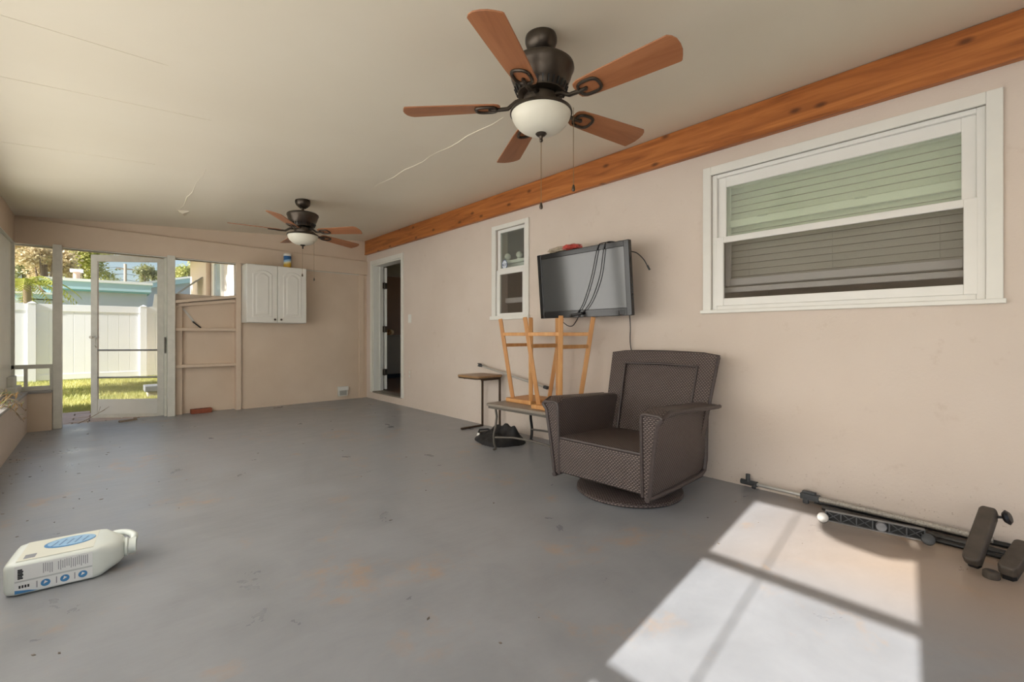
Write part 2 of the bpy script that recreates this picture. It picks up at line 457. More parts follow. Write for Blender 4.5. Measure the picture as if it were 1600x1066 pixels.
# ---- back wall
wb = struct('wall_back', 'beige boarded end wall with header, shelf bay and door opening', 'wall')
b = MB(); b.box(1.437, 3.30, YB, YB + 0.12, -0.1, 2.02); b.build('panel', M_BOARD, wb)
b = MB(); b.hexa([(-0.80, YB, 2.0), (3.30, YB, 2.0), (3.30, YB + 0.12, 2.0), (-0.80, YB + 0.12, 2.0),
                  (-0.80, YB, ceil_z(-0.8) + 0.05), (3.30, YB, ceil_z(3.3) + 0.05), (3.30, YB + 0.12, ceil_z(3.3) + 0.05), (-0.80, YB + 0.12, ceil_z(-0.8) + 0.05)])
b.build('gable_panel', M_BOARD, wb)
b = MB(); b.hexa([(-0.69, YB - 0.035, 2.012), (3.258, YB - 0.035, 2.012), (3.258, YB, 2.012), (-0.69, YB, 2.012),
                  (-0.69, YB - 0.035, 2.282), (3.258, YB - 0.035, 2.232), (3.258, YB, 2.232), (-0.69, YB, 2.282)])
b.build('header_board', M_BOARD, wb, False, 0.004)
MB().box(3.125, 3.205, YB - 0.018, YB, 0, 2.012).build('corner_board', M_BOARD, wb, False, 0.003)
# shelf bay between white jamb and beige stud
MB().box(0.70, 1.44, 7.275, 7.30, -0.1, 1.56).build('bay_panel', M_BOARD, wb)
MB().box(0.702, 0.782, 7.215, 7.275, 0, 1.46).build('stud', M_BOARD, wb, False, 0.003)
MB().box(1.376, 1.437, 7.14, 7.29, 0, 2.012).build('stud', M_BOARD, wb, False, 0.004)
for z in (0.607, 1.082):
    MB().box(0.702, 1.376, 7.165, 7.275, z, z + 0.036).build('shelf', M_BOARD, wb, False, 0.003)
def sloped(y0, y1, z0a, z0b, th, name):
    MB().hexa([(0.702, y0, z0a), (1.376, y0, z0b), (1.376, y1, z0b), (0.702, y1, z0a),
               (0.702, y0, z0a + th), (1.376, y0, z0b + th), (1.376, y1, z0b + th), (0.702, y1, z0a + th)]).build(name, M_BOARD, wb, False, 0.003)
sloped(7.145, 7.31, 1.432, 1.536, 0.036, 'top_ledge')
sloped(7.20, 7.275, 1.385, 1.478, 0.04, 'ledge_cleat')
# white jambs of the doorway
MB().box(0.622, 0.702, 7.13, 7.30, 0, 2.03).build('door_jamb', M_OLDWHITE, wb, False, 0.004)
MB().box(0.596, 0.622, 7.20, 7.30, 0, 2.03).build('jamb_stop', M_OLDWHITE, wb, False, 0.003)
MB().box(0.598, 0.606, 7.17, 7.20, 0.80, 1.0).build('strike_plate', M_BRONZE, wb)
MB().box(-0.388, -0.315, 7.04, 7.16, 0, 2.02).build('door_jamb', M_OLDWHITE, wb, False, 0.004)
MB().box(-0.405, -0.388, 7.05, 7.13, 0, 0.45).build('jamb_stop', M_OLDWHITE, wb, False, 0.003)
MB().box(-0.70, 3.2, YB - 0.005, YB + 0.05, 2.0, 2.012).build('header_strip', M_OLDWHITE, wb)
# low wall and screen frame left of the doorway
MB().box(-0.70, -0.39, 6.985, 7.14, -0.1, 0.405).build('knee_panel', M_BOARD, wb, False, 0.004)
MB().box(-0.70, -0.39, 6.965, 7.15, 0.405, 0.43).build('sill', M_SILL, wb, False, 0.004)
MB().box(-0.70, -0.388, 7.07, 7.11, 0.43, 0.475).build('screen_rail', M_OLDWHITE, wb, False, 0.003)
MB().box(-0.70, -0.388, 7.07, 7.11, 0.665, 0.708).build('screen_rail', M_OLDWHITE, wb, False, 0.003)
MB().box(-0.606, -0.578, 7.07, 7.11, 0.475, 0.665).build('screen_mullion', M_OLDWHITE, wb, False, 0.002)
MB().box(-0.412, -0.388, 7.07, 7.11, 0.475, 0.665).build('screen_mullion', M_OLDWHITE, wb, False, 0.002)
MB().box(-0.70, -0.672, 7.07, 7.11, 0.43, 2.0).build('screen_stile', M_OLDWHITE, wb, False, 0.002)
MB().box(-0.70, -0.388, 7.088, 7.0885, 0.475, 2.0).build('insect_screen', m_screen('pale_insect_screen', (200, 200, 195), 0.08), wb)
MB().box(0.702, 1.376, 7.24, 7.2405, 1.47, 2.0).build('insect_screen', MATS.get('x') or bpy.data.materials['pale_insect_screen'], wb)

# ---- left side: knee wall, header, posts, rails
wlft = struct('wall_left', 'low beige knee wall with header and white posts on the screened side', 'wall')
MB().box(-0.76, XL, -1.75, 7.14, -0.1, 0.405).build('knee_wall', M_WALL, wlft, False, 0.006)
MB().box(-0.80, XL + 0.012, -1.75, 6.985, 0.405, 0.43).build('sill', M_SILL, wlft, False, 0.004)
b = MB(); b.box(-0.79, -0.68, -1.75, YB, 2.01, 2.36); b.build('header', M_BOARD, wlft, False, 0.004)
MB().box(-0.79, -0.672, -1.75, YB - 0.03, 2.0, 2.01).build('header_strip', M_OLDWHITE, wlft)
POSTS = (-1.66, -0.165, 0.68, 2.0, 3.3, 4.6, 5.85)
for y in POSTS:
    MB().box(-0.77, -0.68, y - 0.045, y + 0.045, 0.43, 2.0).build('post', M_OLDWHITE, wlft, False, 0.004)
MB().box(-0.745, -0.70, 5.895, 7.07, 0.43, 2.0).build('infill_board', M_GREENISH, wlft, False, 0.003)
MB().box(-0.70, -0.62, 6.62, 7.06, 0.43, 0.50).build('corner_step', M_OLDWHITE, wlft, False, 0.004)
MB().box(-0.70, -0.655, 6.80, 7.06, 0.50, 0.60).build('corner_step', M_OLDWHITE, wlft, False, 0.004)
for z in (0.965, 1.478):
    MB().box(-0.75, -0.715, -0.12, 0.635, z, z + 0.034).build('screen_rail', M_OLDWHITE, wlft, False, 0.002)
# front (near) end wall behind the camera, with openings added to admit daylight
o = wall_mb('Y', -1.87, 0.12, -0.8, 3.45, -0.1, 2.65, [(-0.5, 1.25, 0.45, 2.05), (1.35, 3.05, 0.45, 2.05)]).build('wall_front', M_WALL); tag(o, 'beige end wall behind the viewpoint with two openings added to let in daylight', 'wall', kind='structure')

# unseen translucent shades added over the other left bays to light the room
SB = [(-1.615, -0.21, 'first'), (0.725, 1.955, 'second'), (2.045, 3.255, 'third'), (3.345, 4.555, 'fourth'), (4.645, 5.805, 'fifth')]
for y0, y1, nm in SB:
    t = thing('added_shade', 'unseen white fabric shade added over the %s bay to spread sunlight indoors' % nm, 'shade', (-0.835, (y0 + y1) / 2, 0.43), 0, 'unseen shades added on the screened side')
    hw = (y1 - y0) / 2 + 0.035
    g = MB(); g.grid(lambda u, v: (0.008 * math.sin(u * 17), (u * 2 - 1) * hw, 0.02 + v * 1.66), 48, 2)
    g.build('fabric', M_SHADE, t, True)
    MB().tube([(0, -hw, 1.70), (0, hw, 1.70)], 0.03, 10).build('roller', M_OLDWHITE, t, True)
    MB().tube([(0, -hw, 0.018), (0, hw, 0.018)], 0.014, 8).build('hem_bar', M_OLDWHITE, t, True)
# unseen cloth roll added under the open bay's header to round the patch shadow
t = thing('added_shade_roll', 'unseen white cloth roll added under the header to round the sun patch shadow', 'shade', (-0.735, 0.25, 1.99), 0, 'unseen shades added on the screened side')
pp = []; rr = []
for i in range(15):
    k = i / 14; y = 0.03 - k * 0.375
    sag = math.sin(min(1, k * 1.25) * math.pi * 0.5)
    pp.append((0.0, y, -0.062 - 0.045 * sag + (0.03 * max(0, k - 0.8) / 0.2))); rr.append(0.012 + 0.062 * math.sqrt(1 - (1 - min(1.0, k * 2.2)) ** 2))
MB().tube(pp, rr, 12).build('fabric_roll', M_OLDWHITE, t, True)

# ================================================================== window 2: big window
def frame_yz(name, m, parent, x0, x1, y0, y1, z0, z1, wy, wz0, wz1=None, bevel=0.003):
    """rectangular frame in the Y-Z plane, one mesh"""
    wz1 = wz0 if wz1 is None else wz1
    b = MB()
    b.box(x0, x1, y0, y0 + wy, z0, z1); b.box(x0, x1, y1 - wy, y1, z0, z1)
    b.box(x0, x1, y0 + wy, y1 - wy, z0, z0 + wz0); b.box(x0, x1, y0 + wy, y1 - wy, z1 - wz1, z1)
    return b.build(name, m, parent, False, bevel)
G_UP = m_glass('green_tinted_glass', (0.93, 0.97, 0.90, 1), 0.12, 0.03)
G_CLR = m_glass('clear_window_glass', (0.92, 0.95, 0.92, 1), 0.05, 0.03)
SCR_D = m_screen('dark_insect_screen', (112, 100, 90), 0.25)
M_SLAT = mat('white_blind_slat', (232, 232, 220), 0.45)
W2 = struct('window_2', 'wide white sash window with closed blinds beside the wooden beam', 'window')
# casing boards
b = MB(); b.box(XR - 0.02, XR, 0.038, 0.097, 1.205, 2.232); b.build('casing', M_WHITE, W2, False, 0.003)
b = MB(); b.box(XR - 0.02, XR, 1.463, 1.520, 1.205, 2.232); b.build('casing', M_WHITE, W2, False, 0.003)
b = MB(); b.box(XR - 0.02, XR, 0.097, 1.463, 2.172, 2.232); b.build('casing', M_WHITE, W2, False, 0.003)
MB().box(XR - 0.035, XR + 0.03, 0.028, 1.534, 1.183, 1.207).build('window_sill', M_WHITE, W2, False, 0.003)
frame_yz('outer_frame', M_VINYL, W2, XR + 0.005, XR + 0.06, 0.097, 1.463, 1.207, 2.172, 0.034, 0.028, 0.026)
us = frame_yz('upper_sash', M_VINYL, W2, XR + 0.028, XR + 0.055, 0.131, 1.429, 1.70, 2.146, 0.055, 0.025, 0.07)
MB().box(XR + 0.040, XR + 0.044, 0.186, 1.374, 1.722, 2.078).build('pane', G_UP, us)
ls = frame_yz('lower_sash', M_VINYL, W2, XR + 0.004, XR + 0.03, 0.125, 1.435, 1.235, 1.722, 0.052, 0.052, 0.042)
MB().box(XR + 0.020, XR + 0.0205, 0.176, 1.385, 1.285, 1.682).build('insect_screen', SCR_D, ls)
# inner sash behind
ins = frame_yz('inner_sash', M_VINYL, W2, XR + 0.125, XR + 0.15, 0.15, 1.42, 1.385, 2.14, 0.035, 0.05, 0.05)
MB().box(XR + 0.125, XR + 0.155, 0.185, 1.385, 1.806, 1.856).build('meeting_rail', M_VINYL, ins, False, 0.003)
MB().box(XR + 0.11, XR + 0.15, 0.12, 1.45, 1.335, 1.372).build('inner_sill', M_VINYL, W2, False, 0.003)
for y in (0.62, 1.17):
    MB().box(XR + 0.112, XR + 0.125, y - 0.03, y + 0.03, 1.85, 1.858).build('sash_lock', M_STEEL, ins)
# blinds behind
bl = thing('window_blind', 'closed white slatted blind hanging behind the wide window', 'blind', (XR + 0.21, 0.78, 2.13))
MB().box(-0.02, 0.02, -0.66, 0.66, -0.02, 0.03).build('head_rail', M_SLAT, bl, False, 0.003)
s0 = MB().hexa([(-0.016, -0.655, -0.0235), (0.013, -0.655, 0.0235), (0.013, 0.655, 0.0235), (-0.016, 0.655, -0.0235), (-0.0135, -0.655, -0.025), (0.0155, -0.655, 0.022), (0.0155, 0.655, 0.022), (-0.0135, 0.655, -0.025)]).build('slat', M_SLAT, bl)
s0.location = (0, 0, -0.045)
for i in range(1, 15): share(s0, 'slat', bl, (0, 0, -0.045 - i * 0.0465))
MB().box(-0.015, 0.015, -0.655, 0.655, -0.745, -0.72).build('bottom_rail', M_SLAT, bl, False, 0.003)
for y in (-0.5, 0.0, 0.5): MB().tube([(-0.017, y, 0), (-0.017, y, -0.73)], 0.0015, 5).build('ladder_cord', M_SLAT, bl)

# ================================================================== window 1: small window
W1 = struct('window_1', 'narrow white sash window with sticker between doorway and television', 'window')
for y0, y1, z0, z1 in ((3.335, 3.39, 1.235, 2.232), (3.86, 3.925, 1.235, 2.232), (3.39, 3.86, 2.185, 2.232)):
    MB().box(XR - 0.02, XR, y0, y1, z0, z1).build('casing', M_WHITE, W1, False, 0.003)
MB().box(XR - 0.035, XR + 0.03, 3.325, 3.94, 1.195, 1.236).build('window_sill', M_WHITE, W1, False, 0.003)
us = frame_yz('upper_sash', M_VINYL, W1, XR + 0.015, XR + 0.045, 3.39, 3.86, 1.735, 2.185, 0.046, 0.025, 0.035)
MB().box(XR + 0.028, XR + 0.032, 3.436, 3.814, 1.76, 2.15).build('pane', G_CLR, us)
ls = frame_yz('lower_sash', M_VINYL, W1, XR + 0.0, XR + 0.028, 3.39, 3.86, 1.236, 1.74, 0.055, 0.03, 0.05)
MB().box(XR + 0.015, XR + 0.0155, 3.445, 3.805, 1.266, 1.69).build('insect_screen', SCR_D, ls)
MB().box(XR + 0.12, XR + 0.15, 3.40, 3.85, 1.385, 1.44).build('inner_rail', M_VINYL, W1, False, 0.003)
MB().box(XR + 0.10, XR + 0.17, 3.39, 3.86, 1.215, 1.24).build('inner_sill', M_VINYL, W1, False, 0.003)
# security sticker
st = thing('security_sticker', 'small octagonal security sticker on the narrow window pane', 'sticker', (XR + 0.0268, 3.755, 1.80))
oc = [(0.045 * math.cos(R(22.5 + 45 * i)), 0.055 * math.sin(R(22.5 + 45 * i))) for i in range(8)]
MB().prism(oc, -0.001, 0.0, 'x').build('backing', mat('sticker_blue', (70, 96, 150), 0.4), st)
MB().prism([(y * 0.86, z * 0.86) for y, z in oc], -0.0016, -0.001, 'x').build('face', mat('sticker_white', (214, 220, 228), 0.4), st)
def text_mesh(name, body, size, m, parent, loc, rot, depth=0.0004):
    cu = bpy.data.curves.new(name, 'FONT'); cu.body = body; cu.size = size; cu.align_x = 'CENTER'; cu.align_y = 'CENTER'; cu.extrude = depth
    tmp = bpy.data.objects.new(name + '_tmp', cu); COL.objects.link(tmp)
    dg = bpy.context.evaluated_depsgraph_get(); me = bpy.data.meshes.new_from_object(tmp.evaluated_get(dg))
    COL.objects.unlink(tmp); bpy.data.objects.remove(tmp)
    me.materials.clear(); me.materials.append(m); me.name = name
    o = bpy.data.objects.new(name, me); COL.objects.link(o); o.parent = parent; o.location = loc; o.rotation_euler = rot
    return o
text_mesh('lettering', 'ADT', 0.038, mat('sticker_dark_blue', (34, 58, 116), 0.4), st, (-0.002, 0, -0.004), (R(90), 0, R(-90)))
# two round white jars on a shelf inside the small window
t = thing('window_shelf', 'white shelf ledge seen through the narrow window', 'shelf', (3.385, 3.625, 1.855))
MB().box(-0.035, 0.035, -0.238, 0.238, -0.035, 0.0).build('board', M_VINYL, t, False, 0.004)
MB().box(0.028, 0.034, -0.238, 0.238, -0.12, -0.035).build('apron', M_VINYL, t)
def globe(loc, label):
    t = thing('globe', label, 'globe', loc, 0, 'white globes inside the narrow window')
    MB().lathe([(0.0, 0.0), (0.022, 0.0), (0.022, 0.012), (0.018, 0.014)], (0, 0, 0), 16).build('base', M_VINYL, t, True)
    MB().lathe([(0.0, 0.084)] + [(0.036 * math.sin(a), 0.048 + 0.036 * math.cos(a)) for a in [R(15 * k) for k in range(1, 11)]], (0, 0, 0), 18).build('ball', M_WHITE, t, True)
globe((3.385, 3.815, 1.8555), 'round white globe on the window shelf above the sticker')
globe((3.385, 3.625, 1.8555), 'round white globe on the window shelf, the one farther from the sticker')

# ================================================================== door 1: house door
D1 = struct('door_1', 'white framed doorway into the house with inward opened white door', 'door')
for y0, y1, z0, z1 in ((5.94, 6.002, 0.11, 2.22), (6.943, 7.013, 0.11, 2.22), (6.002, 6.943, 2.153, 2.22)):
    MB().box(XR - 0.02, XR, y0, y1, z0, z1).build('casing', M_WHITE, D1, False, 0.004)
MB().box(XR, XR + 0.17, 6.925, 6.945, 0.12, 2.155).build('jamb', M_WHITE, D1)
MB().box(XR, XR + 0.17, 6.00, 6.02, 0.12, 2.155).build('jamb', M_WHITE, D1)
MB().box(XR, XR + 0.17, 6.02, 6.925, 2.135, 2.155).build('head_jamb', M_WHITE, D1)
MB().box(XR + 0.10, XR + 0.125, 6.91, 6.925, 0.12, 2.135).build('door_stop', M_WHITE, D1)
MB().box(XR - 0.01, XR + 0.17, 6.00, 6.945, 0.10, 0.125).build('threshold', mat('worn_threshold', (128, 118, 106), 0.6, var=0.1), D1, False, 0.004)
leaf = MB().box(0, 0.86, -0.04, 0, 0.14, 2.125).build('door_leaf', M_WHITE, D1, False, 0.003); leaf.location = (XR + 0.185, 6.912, 0); leaf.rotation_euler = (0, 0, R(80))
for z in (0.42, 1.12, 1.83):
    h = MB(); h.box(-0.005, 0.0005, -0.04, 0.0, z - 0.05, z + 0.05); h.tube([(-0.008, 0.004, z - 0.055), (-0.008, 0.004, z + 0.055)], 0.009, 8)
    h.box(-0.012, -0.006, 0.0, 0.035, z - 0.05, z + 0.05)
    h.build('hinge', M_BRONZE, leaf)

# rooms of the house behind the wall
HF = mat('brown_room_wall', (138, 100, 72), 0.7, var=0.04)
hw = struct('wall_inner', 'brown walls of the rooms inside the house', 'wall')
MB().box(3.43, 7.0, 10.3, 10.4, 0, 2.6).build('end_wall', HF, hw)
wall_mb('X', 7.0, 0.1, -1.75, 10.4, 0, 2.6, [(2.7, 5.4, 0.8, 2.3), (8.7, 10.2, 0.5, 2.35)]).build('far_wall', mat('pale_room_wall', (176, 168, 150), 0.7), hw)  # window openings added to bring daylight into the rooms
MB().box(3.43, 7.0, 2.35, 2.45, 0, 2.6).build('partition', mat('pale_room_wall', (176, 168, 150), 0.7), hw)
wall_mb('Y', -1.85, 0.10, 3.43, 7.0, 0, 2.6, [(3.5, 6.9, 0.2, 2.4)]).build('near_wall', mat('pale_room_wall', (176, 168, 150), 0.7), hw)  # wide opening added so daylight reaches the blinds from inside
MB().box(3.26, 3.43, 7.30, 10.4, 0, 2.6).build('side_wall', HF, hw)
MB().box(3.43, 7.1, -1.85, 10.4, 2.46, 2.56).build('room_ceiling', mat('room_ceiling_paint', (206, 192, 178), 0.7), hw)
rf = struct('floor_inner', 'brown wooden floor inside the house', 'floor')
MB().box(3.43, 7.1, -1.85, 10.4, -0.05, 0.10).build('boards', m_wood('house_floor_wood', (96, 62, 40), (120, 80, 52), (138, 95, 64), 'X', 0.35), rf)
t = thing('counter', 'low pale cabinet seen through the house doorway', 'cabinet', (4.85, 9.25, 0.10))
MB().box(-0.75, 0.9, -0.28, 0.3, 0.09, 0.90).build('body', mat('dim_white_cabinet', (196, 184, 168), 0.5), t, False, 0.005)
MB().box(-0.75, 0.9, -0.23, 0.3, 0.0, 0.09).build('toe_kick', M_BLACK, t)
MB().box(-0.78, 0.93, -0.31, 0.33, 0.90, 0.925).build('top', mat('dim_white_cabinet', (196, 184, 168), 0.5), t, False, 0.004)
t = thing('paper_roll', 'tan rolled paper lying on the pale cabinet through the doorway', 'roll', (4.66, 9.10, 1.025))
Mx = Matrix.Rotation(R(90), 4, 'Y')
MB().lathe([(0.03, -0.12), (0.06, -0.12), (0.06, 0.12), (0.03, 0.12), (0.03, -0.12)], (0, 0, 0.06), 20, Matrix.Rotation(R(50), 4, 'Z') @ Mx).build('roll', mat('kraft_paper', (214, 160, 92), 0.7), t, True)
t = thing('wall_box', 'pale box hanging on the brown wall inside the doorway', 'box', (4.86, 10.2, 1.72))
MB().box(-0.22, 0.14, -0.08, 0.1, 0, 0.36).build('body', mat('dim_white_cabinet', (196, 184, 168), 0.5), t, False, 0.006)
MB().box(-0.19, 0.11, -0.088, -0.08, 0.03, 0.33).build('front_panel', M_GREENISH, t, False, 0.003)

# ================================================================== door 2: screen door, ajar outwards
D2 = struct('door_2', 'white screen door standing ajar to the yard', 'door', (0.605, 7.31, -0.03), R(144))
for x0, x1 in ((0.0, 0.075), (0.775, 0.85)):
    MB().box(x0, x1, -0.014, 0.014, 0, 2.07).build('stile', M_OLDWHITE, D2, False, 0.003)
MB().box(0.075, 0.775, -0.014, 0.014, 1.985, 2.07).build('top_rail', M_OLDWHITE, D2, False, 0.003)
MB().box(0.075, 0.775, -0.014, 0.014, 0, 0.06).build('bottom_rail', M_OLDWHITE, D2, False, 0.003)
MB().box(0.075, 0.775, -0.008, 0.008, 0.06, 0.245).build('kick_plate', M_WHITE, D2, False, 0.002)
M_ALU = mat('grey_aluminium', (150, 150, 148), 0.4, 0.5)
for z in (0.52, 0.865): MB().tube([(0.07, 0, z), (0.78, 0, z)], 0.011, 8).build('push_bar', M_ALU, D2, True)
MB().box(0.075, 0.775, 0.0, 0.0005, 0.245, 1.985).build('insect_screen', m_screen('grey_insect_screen', (170, 170, 168), 0.14), D2)
hd = MB(); hd.tube([(0.79, 0.014, 1.02), (0.775, 0.05, 1.0), (0.775, 0.055, 0.93), (0.79, 0.014, 0.90)], 0.007, 8); hd.build('pull_handle', M_OLDWHITE, D2, True)
MB().lathe([(0, 0.05), (0.018, 0.045), (0.018, 0.03), (0.009, 0.02), (0.009, 0)], (0.82, 0.014, 1.03), 12, Matrix.Rotation(R(-90), 4, 'X')).build('latch_knob', M_OLDWHITE, D2, True)
MB().lathe([(0, 0.05), (0.018, 0.045), (0.018, 0.03), (0.009, 0.02), (0.009, 0)], (0.82, -0.014, 1.03), 12, Matrix.Rotation(R(90), 4, 'X')).build('latch_knob', M_OLDWHITE, D2, True)
#@@PART2
# ================================================================== CEILING FANS
M_BOWL = mat('frosted_glass_bowl', (226, 222, 206), 0.35, spec=0.4)
def blade_outline():
    # x along the blade (0 root .. L tip), y across
    L = 0.47
    top = [(0.0, 0.028), (0.006, 0.044), (0.03, 0.056), (0.12, 0.062), (0.28, 0.069), (0.42, 0.074), (0.445, 0.0745)]
    tip = [(0.452, 0.070), (0.462, 0.045), (0.470, 0.02), (0.472, -0.01), (0.468, -0.040), (0.456, -0.062), (0.440, -0.0745)]
    bot = [(0.42, -0.074), (0.28, -0.069), (0.12, -0.062), (0.03, -0.056), (0.006, -0.044), (0.0, -0.028)]
    return top + tip + bot
def fan(loc, rot, label, drop, bowl_r, chains, blade_mat, tx, ty, bs):
    t = thing('ceiling_fan', label, 'ceiling fan', loc, 0, 'bronze ceiling fans')
    d = drop
    MB().lathe([(0, 0.012), (0.055, 0.012), (0.072, 0.0), (0.076, -0.012), (0.076, -0.03), (0.066, -0.055), (0.046, -0.075), (0.034, -0.082), (0.030, -0.088), (0.0, -0.088)], (0, 0, 0), 36).build('canopy', M_BRONZE, t, True)
    MB().lathe([(0.013, -0.08), (0.013, -d + 0.012), (0.024, -d + 0.01), (0.028, -d - 0.004), (0, -d - 0.004)], (0, 0, 0), 20).build('downrod', M_BRONZE, t, True)
    mh = MB().lathe([(0, -d), (0.045, -d - 0.002), (0.10, -d - 0.010), (0.142, -d - 0.022), (0.156, -d - 0.034), (0.158, -d - 0.048), (0.150, -d - 0.062), (0.144, -d - 0.085), (0.134, -d - 0.11), (0.120, -d - 0.135), (0.114, -d - 0.142), (0.110, -d - 0.165), (0.085, -d - 0.172), (0, -d - 0.172)], (0, 0, 0), 48).build('motor_housing', M_BRONZE, t, True)
    v = MB()
    for k in range(30):
        a = 2 * math.pi * k / 30
        p = Vector((math.cos(a), math.sin(a), 0))
        v.bar(p * 0.128 + Vector((0, 0, -d - 0.132)), p * 0.116 + Vector((0, 0, -d - 0.160)), 0.006, 0.006, (-math.sin(a), math.cos(a), 0))
    v.build('vent_ribs', M_BLACK, mh)
    zb = -d - 0.218                              # blade plane
    MB().lathe([(0.06, -d - 0.17), (0.082, -d - 0.176), (0.086, -d - 0.20), (0.080, -d - 0.225), (0.095, -d - 0.235), (0.105, -d - 0.246), (0, -d - 0.246)], (0, 0, 0), 36).build('switch_housing', M_BRONZE, t, True)
    MB().lathe([(0.07, -d - 0.236), (bowl_r - 0.01, -d - 0.240), (bowl_r + 0.004, -d - 0.246), (bowl_r + 0.006, -d - 0.258), (bowl_r - 0.004, -d - 0.260), (0.07, -d - 0.25)], (0, 0, 0), 48).build('bowl_rim', M_BRONZE, t, True)
    zr = -d - 0.256; dep = bowl_r * 0.66
    prof = [(bowl_r, zr)]
    for k in range(1, 13):
        a = R(90 * k / 12); prof.append((bowl_r * math.cos(a) ** 0.72 if k < 12 else 0.0, zr - dep * math.sin(a) ** 1.25))
    MB().lathe(prof, (0, 0, 0), 48).build('glass_bowl', M_BOWL, t, True, ang=80)
    zf = zr - dep
    MB().lathe([(0, zf + 0.006), (0.022, zf + 0.004), (0.027, zf - 0.002), (0.020, zf - 0.010), (0.010, zf - 0.014), (0.007, zf - 0.026), (0.010, zf - 0.032), (0.006, zf - 0.040), (0, zf - 0.042)], (0, 0, 0), 20).build('finial', M_BRONZE, t, True)
    out = blade_outline()
    b0 = i0 = None
    for k in range(5):
        a = rot + k * 2 * math.pi / 5
        if b0 is None:
            mb = MB().prism(out, -0.003, 0.003)
            b0 = mb.build('blade', blade_mat, t, False, 0.0015, 1); bl = b0
            ib = MB()
            ring = [(0.028 + 0.040 + 0.050 * math.copysign(abs(math.cos(q)) ** 0.7, math.cos(q)), 0.040 * math.copysign(abs(math.sin(q)) ** 0.7, math.sin(q)), -0.007) for q in [2 * math.pi * j / 28 for j in range(28)]]
            ib.tube(ring, 0.0075, 8, closed=True)
            ib.tube([(-0.11, 0, 0.03), (-0.075, 0, 0.022), (-0.035, 0, -0.006), (0.02, 0, -0.009), (0.055, 0, -0.008)], [0.014, 0.011, 0.010, 0.010, 0.008], 8)
            ib.lathe([(0, -0.016), (0.009, -0.014), (0.009, -0.004)], (0.050, 0, 0), 10)
            i0 = ib.build('blade_iron', M_BRONZE, bl, True)
        else:
            bl = share(b0, 'blade', t); i2 = i0.copy(); COL.objects.link(i2); i2.parent = bl; i2.name = 'blade_iron'
        rx, ry = math.cos(a) * 0.195 * bs, math.sin(a) * 0.195 * bs
        bl.location = (rx, ry, zb + tx * rx + ty * ry); bl.scale = (bs, bs, 1)
        bl.rotation_euler = (Matrix.Rotation(-tx, 4, 'Y') @ Matrix.Rotation(ty, 4, 'X') @ Matrix.Rotation(a, 4, 'Z') @ Matrix.Rotation(R(-12), 4, 'X')).to_euler()
    for (x, y, z0, z1) in chains:
        c = MB().tube([(x, y, z0), (x, y, (z0 + z1) / 2), (x, y, z1)], 0.0016, 6).build('pull_chain', M_CHAIN, t)
        MB().lathe([(0, 0.006), (0.004, 0.004), (0.007, -0.008), (0.0085, -0.018), (0.006, -0.026), (0, -0.028)], (x, y, z1), 12).build('pull_fob', M_BRONZE, c, True)
    return t
r_ = (0.7417, -0.6707)
F1 = (1.564, 1.522, ceil_z(1.564)); F2 = (1.595, 5.08, ceil_z(1.595))
fan(F1, R(206.5), 'large bronze ceiling fan with brown blades, the nearer of the two', 0.115, 0.143,
    [(0, 0, -0.45, -0.80), (r_[0] * 0.155, r_[1] * 0.155, -0.34, -0.715)], M_BLADE, -0.0125, -0.036, 1.0)
fan(F2, R(159), 'distant bronze ceiling fan in front of the white wall cabinet', 0.12, 0.150,
    [(-0.005, 0, -0.46, -0.785), (r_[0] * 0.12, r_[1] * 0.12, -0.36, -0.83)], M_BLADE, -0.06, -0.004, 1.04)

# ================================================================== WICKER SWIVEL CHAIR
ch = thing('wicker_armchair', 'dark brown wicker swivel armchair against the beige wall under the television', 'armchair', (2.60, 1.72, 0), math.pi + R(2.5))
M_WTRIM = mat('dark_wicker_trim', (72, 62, 60), 0.42, var=0.15, vscale=60, bump=0.3, bscale=140)
MB().lathe([(0, 0.0), (0.325, 0.0), (0.342, 0.010), (0.340, 0.026), (0.322, 0.034), (0.25, 0.040), (0.12, 0.050), (0, 0.052)], (0, 0, 0), 56).build('swivel_base', M_WICKER, ch, True)
MB().lathe([(0.10, 0.045), (0.085, 0.06), (0.085, 0.135), (0, 0.135)], (0, 0, 0), 28).build('swivel_post', M_BLACK, ch, True)
MB().box(-0.26, 0.26, -0.26, 0.26, 0.105, 0.135).build('swivel_plate', M_BLACK, ch)
# seat block
sb = MB(); n = len(sb.v)
sp = [(-0.30, 0.125), (0.345, 0.125), (0.360, 0.135), (0.366, 0.33), (0.358, 0.352), (0.335, 0.362), (-0.30, 0.335)]
sb.prism(sp, -0.302, 0.302, 'y'); sb.build('seat', M_WICKER, ch, True)
MB().tube([(0.355, -0.30, 0.356), (0.355, 0.30, 0.356)], 0.011, 8).build('seat_edge', M_WTRIM, ch, True)
